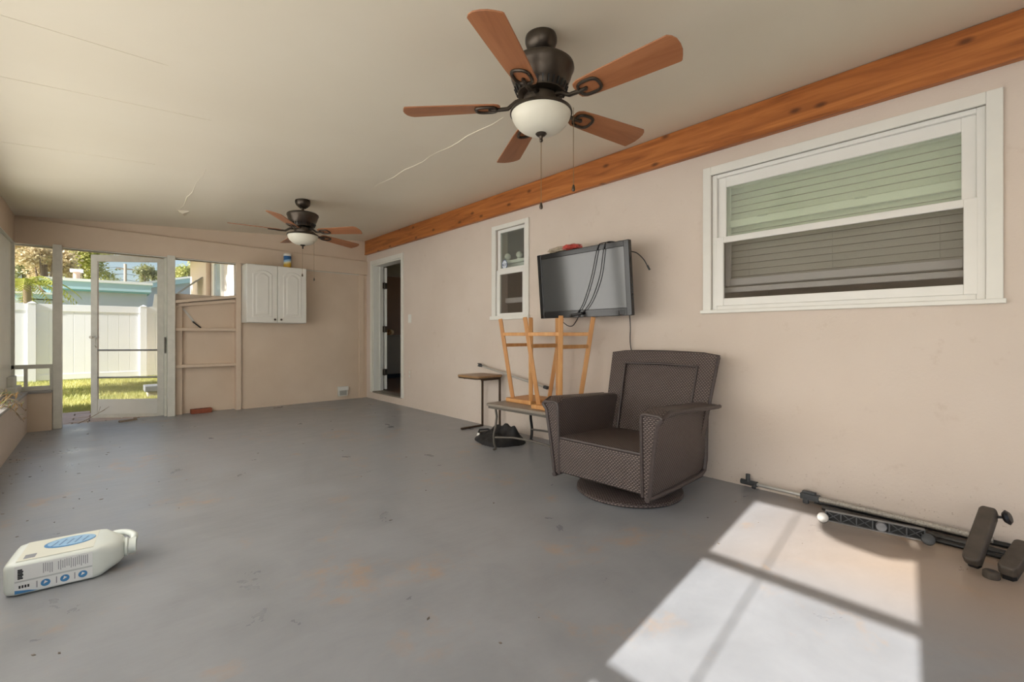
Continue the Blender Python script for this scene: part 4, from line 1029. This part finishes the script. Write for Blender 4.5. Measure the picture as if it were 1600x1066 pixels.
e = MB(); e.bar(jn - dv * 0.03, jn + dv * 0.07, 0.036, 0.036); e.bar(jn - dv * 0.02 + P3(0, 0, 0.026), jn + dv * 0.05 + P3(0, 0, 0.026), 0.028, 0.014); e.bar(jn + P3(-0.01, 0, -0.01), jn + P3(-0.01, 0, -0.040), 0.03, 0.02)
e.build('clamp', M_DKGREY, po, False, 0.003)
p2 = thing('black_tube', 'long black metal tube lying closest to the wall skirting', 'tube', (3.222, 0.12, 0))
MB().tube([(0.012, 0.66, 0.016), (0.012, -0.52, 0.016)], 0.013, 12).build('tube', M_BLACK, p2, True)
MB().tube([(0.012, 0.70, 0.016), (0.012, 0.66, 0.016)], 0.015, 12).build('end_cap', M_DKGREY, p2, True)
p3 = thing('grey_tube', 'worn grey metal tube lying between the ribbed bar and the wall', 'tube', (3.12, 0.16, 0))
MB().tube([(0.03, 0.60, 0.016), (-0.03, -0.55, 0.016)], 0.015, 12).build('tube', mat('scuffed_black_tube', (70, 68, 66), 0.45, 0.4, var=0.3, vscale=60), p3, True)
MB().tube([(-0.035, 0.50, 0.012), (-0.07, -0.55, 0.012)], 0.011, 12).build('side_tube', M_BLACK, p3, True)
# ribbed castor bar
rb_ = thing('castor_bar', 'black ribbed base bar with castor wheels lying on its side by the wall', 'base', (2.965, 0.495, 0), R(9.5))
HL = 0.20
b = MB(); b.bar((0, -HL, 0.074), (0, HL, 0.074), 0.014, 0.006); b.bar((0, -HL, 0.020), (0, HL, 0.020), 0.014, 0.006)
b.build('flange', mat('grey_edge_plastic', (112, 110, 108), 0.45), rb_)
MB().box(0.008, 0.020, -HL, HL, 0.018, 0.076).build('web', mat('deep_black', (10, 10, 11), 0.6), rb_)
n_ = 6
for k in range(n_ + 1):
    y = -HL + 2 * HL * k / n_; MB().box(-0.006, 0.01, y - 0.003, y + 0.003, 0.02, 0.074).build('rib', M_DKGREY, rb_)
for k in range(n_):
    y0 = -HL + 2 * HL * k / n_; y1 = y0 + 2 * HL / n_
    if k in (2,): continue
    b = MB(); b.bar((0.004, y0, 0.022), (0.004, y1, 0.072), 0.004, 0.004); b.bar((0.004, y0, 0.072), (0.004, y1, 0.022), 0.004, 0.004); b.build('cross_rib', M_DKGREY, rb_)
MB().lathe([(0, 0.012), (0.021, 0.010), (0.024, 0.004), (0.024, -0.004)], (-0.004, -0.035, 0.047), 20, Matrix.Rotation(R(-90), 4, 'Y')).build('hub', mat('grey_hub', (118, 118, 120), 0.5), rb_, True)
for sy, m_ in ((1, mat('pale_castor', (150, 146, 140), 0.45)), (-1, M_DKGREY)):
    wv = MB().lathe([(0, 0.014), (0.020, 0.014), (0.026, 0.010), (0.027, 0.0), (0.026, -0.010), (0.020, -0.014), (0, -0.014)], (-0.014, sy * (HL + 0.012), 0.034), 20, Matrix.Rotation(R(-60), 4, 'Y')).build('castor_wheel', m_, rb_, True)
    MB().tube([(-0.014, sy * (HL + 0.012), 0.034), (0.006, sy * (HL - 0.01), 0.05)], 0.008, 8).build('castor_stem', M_BLACK, wv)
# padded foot blocks
M_PAD = mat('dusty_black_rubber', (78, 70, 62), 0.6, var=0.2, vscale=25, bump=0.2)
def block(loc, rz, label, L, lean, disc):
    t = thing('foot_block', label, 'block', loc, rz, 'rubber foot blocks by the wall')
    Mx = Matrix.Rotation(lean, 4, 'Y')
    pr = []
    Wd = 0.031
    out = [(-0.0, -Wd), (L * 0.94, -Wd), (L, -Wd * 0.75), (L, Wd * 0.75), (L * 0.94, Wd), (0.0, Wd), (-0.015, Wd * 0.6), (-0.015, -Wd * 0.6)]
    b = MB().prism(out, -0.0, 0.045); b.xf(Mx); b.build('pad', M_PAD, t, False, 0.012, 3)
    b = MB().prism([(x * 0.96 + 0.004, y * 0.8) for x, y in out], -0.018, 0.002); b.xf(Mx); b.build('core', M_BLACK, t)
    if disc:
        d0 = Mx @ Vector((L - 0.02, -Wd - 0.03, 0.02))
        c = MB().lathe([(0, 0.012), (0.022, 0.010), (0.032, 0.0), (0.022, -0.012), (0, -0.014)], d0, 18, Matrix.Rotation(R(70), 4, 'X')); c.tube([d0 + Vector((0, 0.0, 0)), Mx @ Vector((L - 0.03, -Wd + 0.01, 0.015))], 0.006, 8)
        c.build('knob', M_BLACK, t, True)
    return t
block((2.855, 0.125, 0.022), R(-13), 'dusty black rubber block propped on the tubes, the taller one with round knob', 0.285, R(-40), True)
block((2.83, 0.02, 0.02), R(-14), 'dusty black rubber block lying lower beside the propped one', 0.22, R(-16), False)
dc = thing('end_disc', 'small round black rubber cap on the floor between the blocks', 'cap', (2.80, 0.068, 0))
MB().lathe([(0, 0.030), (0.022, 0.030), (0.027, 0.026), (0.028, 0.004), (0.026, 0.0), (0, 0.0)], (0, 0, 0), 20).build('cap', M_PAD, dc, True)
MB().lathe([(0, 0.0305), (0.012, 0.0308), (0.013, 0.030)], (0, 0, 0), 16).build('cap_centre', M_BLACK, dc, True)
#@@PART3
# ================================================================== DEBRIS AND SPRIG
ws = thing('wood_scrap', 'short grey wood scrap on the floor before the screen door', 'scrap', (0.245, 7.10, 0), R(28))
MB().hexa([(-0.10, -0.022, 0), (0.09, -0.018, 0), (0.11, 0.016, 0), (-0.09, 0.022, 0), (-0.10, -0.02, 0.016), (0.085, -0.017, 0.02), (0.10, 0.015, 0.017), (-0.088, 0.02, 0.02)]).build('chip', mat('weathered_wood', (140, 124, 106), 0.8, var=0.2, vscale=40, bump=0.3), ws)
MB().bar((0.06, 0.0, 0.026), (0.13, 0.02, 0.022), 0.012, 0.008).build('splinter', mat('weathered_wood', (140, 124, 106), 0.8), ws)
tw = thing('dry_twig', 'thin dry twig lying on the threshold of the open doorway', 'twig', (-0.12, 7.33, -0.02))
tb = MB(); tb.tube([(-0.10, -0.05, 0.01), (0.0, 0.0, 0.05), (0.10, 0.10, 0.10), (0.2, 0.2, 0.16)], [0.004, 0.004, 0.003, 0.002], 6); tb.tube([(0.0, 0.0, 0.05), (0.02, -0.09, 0.008)], 0.003, 6); tb.tube([(0.06, 0.06, 0.08), (0.16, 0.08, 0.14)], 0.002, 6); tb.tube([(0.10, 0.10, 0.10), (0.12, 0.2, 0.17)], 0.002, 6)
tb.build('stem', mat('dry_twig_bark', (150, 132, 104), 0.8), tw, True)
sg_ = thing('dried_sprig', 'dried brown and green sprig drooping over the grey sill', 'plant', (-0.60, 5.55, 0.43))
M_DRY = m_leaf('dry_leaf', (150, 116, 66), (186, 150, 92)); M_GRN = m_leaf('sprig_green', (104, 124, 62), (150, 156, 84))
rnd = random.Random(3)
stem = MB(); lv = MB(); lv2 = MB()
for k in range(9):
    a0 = Vector((rnd.uniform(-0.03, 0.02), rnd.uniform(-0.15, 0.1), 0.01)); dirv = Vector((rnd.uniform(0.02, 0.11), rnd.uniform(0.02, 0.28), rnd.uniform(-0.10, 0.22)))
    pts_ = [a0 + dirv * s + Vector((0.03 * s, 0.02 * math.sin(s * 4 + k), 0.05 * math.sin(s * 3) - 0.05 * s * s)) for s in (0, 0.25, 0.5, 0.75, 1.0)]
    pts_ = [Vector((max(p.x, -0.06), p.y, p.z if p.x > 0.04 else max(p.z, 0.004))) for p in pts_]
    stem.tube(pts_, [0.004, 0.0035, 0.003, 0.0025, 0.0015], 6)
    for j in range(11):
        s = 0.2 + 0.8 * j / 10; i = min(3, int(s * 4)); p = pts_[i].lerp(pts_[i + 1], s * 4 - i)
        d = Vector((rnd.uniform(-1, 1), rnd.uniform(-1, 1), rnd.uniform(-0.5, 1))).normalized() * rnd.uniform(0.03, 0.06); sd_ = d.cross(Vector((0.3, 0.2, 1))).normalized() * 0.005
        (lv if rnd.random() < 0.7 else lv2).add([p, p + d * 0.5 + sd_, p + d, p + d * 0.5 - sd_], [(0, 1, 2, 3)])
stem.build('stem', mat('dry_twig_bark', (150, 132, 104), 0.8), sg_, True); lv.build('dry_leaves', M_DRY, sg_); lv2.build('green_leaves', M_GRN, sg_)
# loose crumbs, leaf bits and paint flakes on the floor
db = MB(); rnd = random.Random(11)
for k in range(120):
    if rnd.random() < 0.55: x = -0.56 + abs(rnd.gauss(0, 0.28)); y = rnd.uniform(1.6, 6.9)
    else: x = rnd.uniform(-0.4, 3.1); y = rnd.uniform(0.7, 6.9)
    if math.hypot(x - 2.6, y - 1.72) < 0.5 or (x < 0.25 and 2.5 < y < 3.0) or (x > 2.5 and y > 2.2 and y < 4.1): continue
    s = rnd.uniform(0.002, 0.0055); a = rnd.uniform(0, 6.28); e = rnd.uniform(1, 2.6)
    c_, s_ = math.cos(a), math.sin(a)
    q_ = [(x + c_ * u * s * e - s_ * v * s, y + s_ * u * s * e + c_ * v * s) for u, v in ((-1, -0.5), (0.3, -1), (1, 0.3), (-0.2, 0.9))]
    db.add([(px_, py_, 0.0) for px_, py_ in q_] + [(px_, py_, 0.002) for px_, py_ in q_], [(3, 2, 1, 0), (4, 5, 6, 7), (0, 1, 5, 4), (1, 2, 6, 5), (2, 3, 7, 6), (3, 0, 4, 7)])
o = db.build('floor_debris', mat('debris_mix', (124, 114, 104), 0.9, var=0.75, vscale=5)); tag(o, 'scattered crumbs, leaf bits and paint flakes on the grey floor', 'debris', kind='stuff')

# ================================================================== OUTSIDE
GZ = -0.05
def m_lawn():
    m = bpy.data.materials.new('lawn_soil'); t = NT(m); v = t.coord()
    t.col(t.ramp(t.noise(v, 3, 6), [(0.3, lin((146, 150, 86))), (0.7, lin((176, 172, 106)))])); t.rough(0.9); return m
g = MB(); g.box(-60, 60, 8.45, 80, GZ - 0.1, GZ); o = g.build('ground_lawn', m_lawn()); tag(o, 'lawn ground of the back yard beyond the screen door', 'ground', kind='structure')
g = MB(); g.box(-60, -0.81, -60, 8.45, GZ - 0.1, GZ - 0.004); o = g.build('ground_yard', mat('pale_yard_paving', (196, 190, 176), 0.85, var=0.08, vscale=2)); tag(o, 'pale paving of the side yard outside the screened openings', 'ground', kind='structure')
g = MB(); g.box(-0.81, 3.2, 7.31, 8.45, GZ - 0.1, GZ - 0.006); o = g.build('ground_bed', mat('paver_bed', (150, 136, 120), 0.9)); tag(o, 'sandy bed under the pavers behind the porch', 'ground', kind='structure')
g = MB(); g.box(7.15, 60, -60, 8.45, GZ - 0.1, GZ - 0.004); o = g.build('ground_side', mat('pale_yard_paving', (196, 190, 176), 0.85)); tag(o, 'pale ground on the far side of the house', 'ground', kind='structure')
# paver strip at the threshold
pv = struct('paver_path', 'pinkish paver strip outside the screen door', 'path')
M_PAVE = mat('pink_paver', (196, 178, 166), 0.85, var=0.12, vscale=6, bump=0.2)
p0 = MB().box(-0.145, 0.145, -0.095, 0.095, -0.05, 0.0).build('paver', M_PAVE, pv, False, 0.006)
first = True
for i in range(12):
    for j in range(6):
        loc = (-1.9 + i * 0.30 + (0.15 if j % 2 else 0), 7.41 + j * 0.20, -0.016 + 0.003 * ((i * 7 + j * 3) % 3))
        if first: p0.location = loc; first = False
        else: share(p0, 'paver', pv, loc)
# grass
gr = MB(); rnd = random.Random(5)
def blade(x, y, h_):
    a = rnd.uniform(0, 6.28); lx, ly = math.cos(a) * h_ * 0.5, math.sin(a) * h_ * 0.5; wx, wy = -math.sin(a) * 0.005, math.cos(a) * 0.005
    gr.add([(x - wx, y - wy, GZ), (x + wx, y + wy, GZ), (x + lx, y + ly, GZ + h_)], [(0, 1, 2)])
for k in range(42000):
    y = 8.47 + 6.4 * rnd.random() ** 1.3; x = rnd.uniform(-0.16 * y - 0.3, min(1.8, 0.10 * y + 0.4))
    blade(x, y, rnd.uniform(0.03, 0.075))
me = bpy.data.meshes.new('grass'); me.from_pydata(gr.v, [], gr.f); me.materials.append(m_leaf('grass_blade', (168, 172, 96), (210, 204, 128)))
o = bpy.data.objects.new('grass', me); COL.objects.link(o); tag(o, 'sunlit yellow-green lawn grass in front of the white fence', 'grass', kind='stuff')
# planter block and stones near the door
pb = thing('stone_planter', 'low grey stone block on the grass behind the screen door', 'planter', (0.86, 10.15, GZ))
MB().box(-0.26, 0.26, -0.16, 0.16, 0, 0.10).build('base', mat('pale_stone', (178, 170, 156), 0.9, var=0.12, bump=0.3), pb, False, 0.015)
MB().box(-0.30, 0.30, -0.20, 0.20, 0.10, 0.20).build('cap', mat('grey_stone', (126, 128, 128), 0.85, var=0.12, bump=0.3), pb, False, 0.012)
# white vinyl fence
fc = thing('vinyl_fence', 'tall white vinyl privacy fence along the back of the yard', 'fence', (0, 15.0, GZ))
M_FENCE = mat('white_vinyl_fence', (240, 241, 244), 0.4, var=0.01)
ps = [-7.065, -5.095, -3.125, -1.155, 0.816]
pst = None
for x in ps:
    if pst is None:
        b = MB(); b.box(-0.065, 0.065, -0.065, 0.065, 0, 1.80); b.add([(-0.075, -0.075, 1.80), (0.075, -0.075, 1.80), (0.075, 0.075, 1.80), (-0.075, 0.075, 1.80), (0, 0, 1.85)], [(3, 2, 1, 0), (0, 1, 4), (1, 2, 4), (2, 3, 4), (3, 0, 4)])
        pst = b.build('post', M_FENCE, fc); pst.location = (x, 0, 0)
    else: share(pst, 'post', fc, (x, 0, 0))
brd = MB().box(-0.1, 0.1, -0.014, 0.014, 0.12, 1.66).build('board', M_FENCE, fc, False, 0.006, 1)
used = False
for a, b_ in zip(ps[:-1], ps[1:]):
    MB().box(a + 0.065, b_ - 0.065, -0.03, 0.03, 1.63, 1.79).build('top_rail', M_FENCE, fc, False, 0.004)
    MB().box(a + 0.065, b_ - 0.065, -0.03, 0.03, 0.03, 0.16).build('bottom_rail', M_FENCE, fc, False, 0.004)
    n_ = 9; wdt = (b_ - a - 0.13) / n_
    for k in range(n_):
        loc = (a + 0.065 + wdt * (k + 0.5), 0, 0); scl = (wdt / 0.2, 1, 1)
        if not used: brd.location = loc; brd.scale = scl; used = True
        else: share(brd, 'board', fc, loc, (0, 0, 0), scl)
f2 = thing('fence_return', 'taller white vinyl fence section stepping up beside the pale wing wall', 'fence', (0.885, 15.02, GZ))
b = MB(); b.prism([(0.0, 1.62), (0.0, 1.79), (0.12, 1.82), (0.16, 2.14), (0.99, 2.14), (0.99, 1.62)], -0.03, 0.03, 'y'); b.build('stepped_rail', M_FENCE, f2)
b2 = MB().box(-0.081, 0.081, -0.014, 0.014, 0.03, 1.64).build('board', M_FENCE, f2, False, 0.006, 1); b2.location = (0.085, 0, 0)
for k in range(1, 6): share(b2, 'board', f2, (0.085 + 0.164 * k, 0, 0))
MB().box(0, 0.99, -0.025, 0.025, 0.03, 0.15).build('bottom_rail', M_FENCE, f2)
# neighbour house
M_HWALL = mat('grey_blue_house_wall', (186, 192, 206), 0.8, var=0.03); M_TEAL = mat('pale_teal_fascia', (176, 208, 216), 0.5); M_TEALD = mat('teal_trim', (126, 176, 186), 0.5); M_ROOF = mat('white_flat_roof', (236, 236, 232), 0.6)
nh = thing('neighbour_house', 'low grey-blue house with pale teal fascia behind the white fence', 'house', (0, 21, GZ))
MB().box(-1.05, 1.25, 0.15, 5, 0, 2.62).build('wall', M_HWALL, nh)
MB().box(-1.42, 1.36, -0.10, 5.2, 2.60, 2.86).build('fascia', M_TEAL, nh)
MB().box(-1.38, 1.32, -0.06, 5.2, 2.55, 2.60).build('soffit_trim', M_TEALD, nh)
MB().box(-1.46, 1.40, -0.14, 5.3, 2.86, 2.95).build('roof', M_ROOF, nh)
MB().box(-1.95, -1.05, 0.4, 3.0, 0, 2.22).build('lean_to_wall', M_HWALL, nh)
MB().box(-2.1, -1.15, 0.2, 3.1, 2.26, 2.40).build('lean_to_fascia', M_TEAL, nh)
MB().box(-2.14, -1.12, 0.16, 3.2, 2.40, 2.46).build('lean_to_roof', M_ROOF, nh)
MB().box(-1.12, -1.05, 0.10, 0.2, 2.16, 2.34).build('meter_box', M_DKGREY, nh)
pp_ = MB(); pp_.tube([(-0.66, 2.5, 2.9), (-0.66, 2.5, 3.42)], 0.10, 12); pp_.build('vent_pipe', mat('tan_vent_pipe', (206, 176, 150), 0.7), nh, True)
MB().box(-0.84, -0.48, 2.32, 2.68, 3.42, 3.52).build('pipe_cap', M_ROOF, nh)
n2 = thing('gabled_house', 'house with rising white roof edge standing behind the teal-trimmed one', 'house', (0, 28, GZ))
MB().hexa([(0.7, 0, 0), (4.2, 0, 0), (4.2, 4, 0), (0.7, 4, 0), (0.7, 0, 3.1), (4.2, 0, 3.95), (4.2, 4, 3.95), (0.7, 4, 3.1)]).build('wall', M_HWALL, n2)
MB().hexa([(0.6, -0.3, 3.05), (4.4, -0.3, 3.95), (4.4, 4.2, 3.95), (0.6, 4.2, 3.05), (0.6, -0.3, 3.28), (4.4, -0.3, 4.18), (4.4, 4.2, 4.18), (0.6, 4.2, 3.28)]).build('fascia', M_TEAL, n2)
MB().hexa([(0.55, -0.35, 3.27), (4.45, -0.35, 4.18), (4.45, 4.2, 4.18), (0.55, 4.2, 3.27), (0.55, -0.35, 3.36), (4.45, -0.35, 4.28), (4.45, 4.2, 4.28), (0.55, 4.2, 3.36)]).build('roof', M_ROOF, n2)
# wing of the own house seen through the bay opening
wg = thing('house_wing', 'pale wing wall with white-framed window outside the shelf bay opening', 'house', (1.9, 9.5, GZ))
MB().box(0, 1.2, 3.0, 6.3, 0, 3.35).build('pink_wall', mat('pale_pink_wall', (226, 208, 192), 0.75, var=0.03), wg)
M_SIDE = mat('pale_siding', (222, 212, 204), 0.6)
MB().box(0.02, 1.2, 0.0, 3.0, 0, 3.35).build('siding_backing', M_SIDE, wg)
s0 = MB().box(-0.01, 0.02, -0.09, 0.09, 0, 3.3).build('siding_board', M_SIDE, wg, False, 0.006, 1); s0.location = (0, 0.1, 0)
for k in range(1, 15): share(s0, 'siding_board', wg, (0, 0.1 + 0.2 * k, 0))
wf = MB(); 
for y0, y1, z0, z1 in ((1.45, 1.56, 1.5, 2.75), (2.25, 2.36, 1.5, 2.75), (1.56, 2.25, 2.62, 2.75), (1.56, 2.25, 1.5, 1.6)): wf.box(-0.06, 0.02, y0, y1, z0, z1)
wfo = wf.build('window_frame', M_VINYL, wg)
MB().box(-0.03, -0.02, 1.56, 2.25, 1.6, 2.62).build('pane', mat('pale_window_glass', (160, 176, 190), 0.1), wfo)
MB().tube([(-0.06, 2.95, 0), (-0.06, 2.95, 3.2)], 0.05, 10).build('downspout', mat('tan_downspout', (206, 178, 156), 0.6), wg, True)
MB().hexa([(-0.75, -0.1, 3.12), (0.3, -0.1, 3.35), (0.3, 6.6, 3.35), (-0.75, 6.6, 3.12), (-0.75, -0.1, 3.26), (0.3, -0.1, 3.5), (0.3, 6.6, 3.5), (-0.75, 6.6, 3.26)]).build('eave', M_ROOF, wg)
aw = thing('window_awning', 'grey metal window awning projecting from the pale wing wall', 'awning', (1.89, 13.6, 2.0))
MB().hexa([(0, 0, 0.46), (0, 0.95, 0.46), (-0.5, 0.95, 0.02), (-0.5, 0, 0.02), (0, 0, 0.475), (0, 0.95, 0.475), (-0.5, 0.95, 0.035), (-0.5, 0, 0.035)]).build('sheet', mat('grey_awning', (196, 198, 198), 0.4), aw)
for y in (0.0, 0.95):
    b = MB(); b.bar((0, y, 0.47), (-0.5, y, 0.03), 0.03, 0.03); b.bar((-0.5, y, 0.03), (0, y, 0.0), 0.02, 0.02); b.build('side_arm', M_ALU, aw)
b = MB(); b.bar((-0.5, 0, 0.03), (-0.5, 0.95, 0.03), 0.03, 0.03); b.build('front_bar', M_ALU, aw)
for y in (0.2, 0.75): MB().bar((-0.49, y, 0.02), (-0.49, y, -0.25), 0.03, 0.03).build('hanger', M_ALU, aw)
# trees
def tree(name, label, base, crown, rad, n, leaf, m, seed, group=None, squash=0.8):
    t = thing(name, label, 'tree', base, 0, group)
    rn = random.Random(seed); c = Vector(crown) - Vector(base)
    tk = MB(); tk.tube([(0, 0, 0), (c.x * 0.4, c.y * 0.4, c.z * 0.5), tuple(c * 0.95)], [0.18, 0.13, 0.06], 8)
    for k in range(7):
        d = Vector((rn.uniform(-1, 1), rn.uniform(-1, 1), rn.uniform(0.1, 0.9))).normalized() * rad * 0.8
        tk.tube([tuple(c * 0.6), tuple(c * 0.75 + d * 0.5), tuple(c + d * 0.8)], [0.07, 0.045, 0.015], 6)
    tk.build('trunk', mat('tree_bark', (120, 104, 86), 0.9), t, True)
    lf = MB(); cl = [c + Vector((rn.gauss(0, 0.45), rn.gauss(0, 0.45), rn.gauss(0, 0.38))) * rad for _ in range(26)]
    for k in range(n):
        q_ = rn.choice(cl); p = q_ + Vector((rn.gauss(0, 1), rn.gauss(0, 1), rn.gauss(0, 1))) * rad * 0.17
        d = Vector((rn.uniform(-1, 1), rn.uniform(-1, 1), rn.uniform(-1, 0.5))).normalized() * leaf; s_ = d.cross(Vector((rn.uniform(-1, 1), rn.uniform(-1, 1), 1))).normalized() * leaf * 0.3
        lf.add([p, p + d * 0.5 + s_, p + d, p + d * 0.5 - s_], [(0, 1, 2, 3)])
    me = bpy.data.meshes.new('foliage'); me.from_pydata(lf.v, [], lf.f); me.materials.append(m)
    o = bpy.data.objects.new('foliage', me); COL.objects.link(o); o.parent = t; o['kind'] = 'stuff'
L1 = m_leaf('olive_leaf', (150, 156, 108), (190, 188, 140)); L2 = m_leaf('yellow_green_leaf', (176, 184, 104), (216, 210, 140)); L3 = m_leaf('pinkish_leaf', (200, 180, 142), (222, 208, 166))
G_ = 'trees beyond the fence'
tree('tree', 'grey-green tree behind the palm at the far edge of the yard', (-2.9, 34, GZ), (-2.9, 34, 5.1), 1.5, 5200, 0.2, L1, 1, G_)
tree('tree', 'tree with pinkish leaves above the neighbour lean-to roof', (-1.72, 27.4, GZ), (-1.72, 27.4, 4.2), 0.95, 4200, 0.15, L3, 2, G_)
tree('tree', 'yellow-green tree rising over the middle of the teal fascia', (-0.9, 40, GZ), (-0.9, 40, 5.5), 1.35, 5200, 0.2, L2, 3, G_)
tree('tree', 'small round green tree against the sky above the screen door', (3.06, 50, GZ), (3.06, 50, 6.3), 0.8, 2600, 0.18, L1, 4, G_)
tree('tree', 'bushy yellow-green tree behind the taller fence step', (3.9, 35, GZ), (3.9, 35, 4.8), 0.7, 2200, 0.16, L2, 6, G_)
tree('tree', 'tall dense tree added unseen in the side yard to shade the wing wall', (-5.6, 11.6, GZ), (-5.6, 11.8, 6.6), 2.3, 15000, 0.42, L1, 8, G_)  # unseen tree added to keep direct sun off the wing wall
# unseen clipped hedge added in the side yard to shade the back doorway
hg = thing('hedge', 'tall clipped green hedge added unseen in the side yard to shade the doorway', 'hedge', (-3.0, 8.2, GZ))
MB().box(-0.5, 0.5, -1.35, 0.8, 0, 3.5).build('inner_growth', mat('hedge_dark', (60, 72, 40), 0.9), hg)
lf = MB(); rn = random.Random(9)
for k in range(7000):
    fx_ = rn.choice((0, 1, 2, 3, 4)); u_, v_ = rn.random(), rn.random()
    p = {0: Vector((-0.5, -1.35 + 2.15 * u_, 3.5 * v_)), 1: Vector((0.5, -1.35 + 2.15 * u_, 3.5 * v_)), 2: Vector((-0.5 + u_, -1.35, 3.5 * v_)), 3: Vector((-0.5 + u_, 0.8, 3.5 * v_)), 4: Vector((-0.5 + u_, -1.35 + 2.15 * v_, 3.5))}[fx_]
    d = Vector((rn.uniform(-1, 1), rn.uniform(-1, 1), rn.uniform(-1, 1))).normalized() * 0.09; s_ = d.cross(Vector((rn.uniform(-1, 1), rn.uniform(-1, 1), 1))).normalized() * 0.03
    lf.add([p, p + d * 0.5 + s_, p + d, p + d * 0.5 - s_], [(0, 1, 2, 3)])
me = bpy.data.meshes.new('foliage'); me.from_pydata(lf.v, [], lf.f); me.materials.append(L1)
o = bpy.data.objects.new('foliage', me); COL.objects.link(o); o.parent = hg; o['kind'] = 'stuff'
pm = thing('palm', 'yellow-green palm with arching fronds behind the white fence', 'palm', (-1.45, 17.6, GZ))
MB().tube([(0, 0, 0), (0.03, 0, 1.2), (0.0, 0, 2.4)], [0.11, 0.09, 0.08], 10).build('trunk', mat('palm_trunk', (150, 132, 104), 0.9), pm, True)
M_PALM = m_leaf('palm_leaf', (156, 168, 66), (206, 202, 98)); rnd = random.Random(21)
for k in range(17):
    a = 2 * math.pi * k / 17 + rnd.uniform(-0.15, 0.15); up = rnd.uniform(0.3, 1.1); L = rnd.uniform(0.8, 1.15)
    b = MB(); prev = []
    for j in range(9):
        s = j / 8; r0 = L * s; z = 2.4 + up * L * s * 0.9 - 1.0 * L * s * s
        prev.append(Vector((math.cos(a) * r0, math.sin(a) * r0, z)))
    b.tube(prev, [0.012 - 0.001 * j for j in range(9)], 5)
    sdv = Vector((-math.sin(a), math.cos(a), 0))
    for j in range(1, 9):
        for q_ in (0.0, 0.5):
            p = prev[j] if q_ == 0 or j == 8 else prev[j].lerp(prev[j + 1], q_)
            tg = (prev[j] - prev[j - 1]).normalized()
            for sgn in (-1, 1):
                d = (sdv * sgn * 0.8 + tg * 0.6 + Vector((0, 0, -0.35))).normalized() * (0.34 - 0.02 * j); wv = tg * 0.022
                b.add([p - wv, p + wv, p + d], [(0, 1, 2)])
    b.build('frond', M_PALM, pm)
up_ = thing('utility_pole', 'distant utility pole with wires against the blue sky', 'utility pole', (1.85, 60, GZ))
MB().tube([(0, 0, 0), (0, 0, 8.2)], 0.13, 8).build('pole', mat('pale_pole', (190, 176, 166), 0.8), up_, True)
MB().bar((-0.7, 0, 7.7), (0.7, 0, 7.7), 0.12, 0.12).build('crossarm', mat('pale_pole', (190, 176, 166), 0.8), up_)
for z, x in ((7.8, -0.6), (7.2, 0.0), (6.6, 0.0)):
    MB().tube([(-16, 0, z - 0.4), (-8, 0, z - 0.9), (x, 0, z), (9, 0, z - 0.9), (20, 0, z - 0.4)], 0.02, 5).build('wire', M_DKGREY, up_)
# unseen pole added outside the open bay to streak the sun patch with shadow
cl_ = thing('shadow_pole', 'thin unseen pole added in the side yard to draw a shadow line indoors', 'pole', (-2.2, 0.215, GZ))
MB().tube([(0, 0, 0), (0, 0, 3.1)], 0.0055, 10).build('pole', M_ALU, cl_, True)
MB().bar((-0.3, 0, 3.1), (0.3, 0, 3.1), 0.03, 0.03).build('crossbar', M_ALU, cl_)
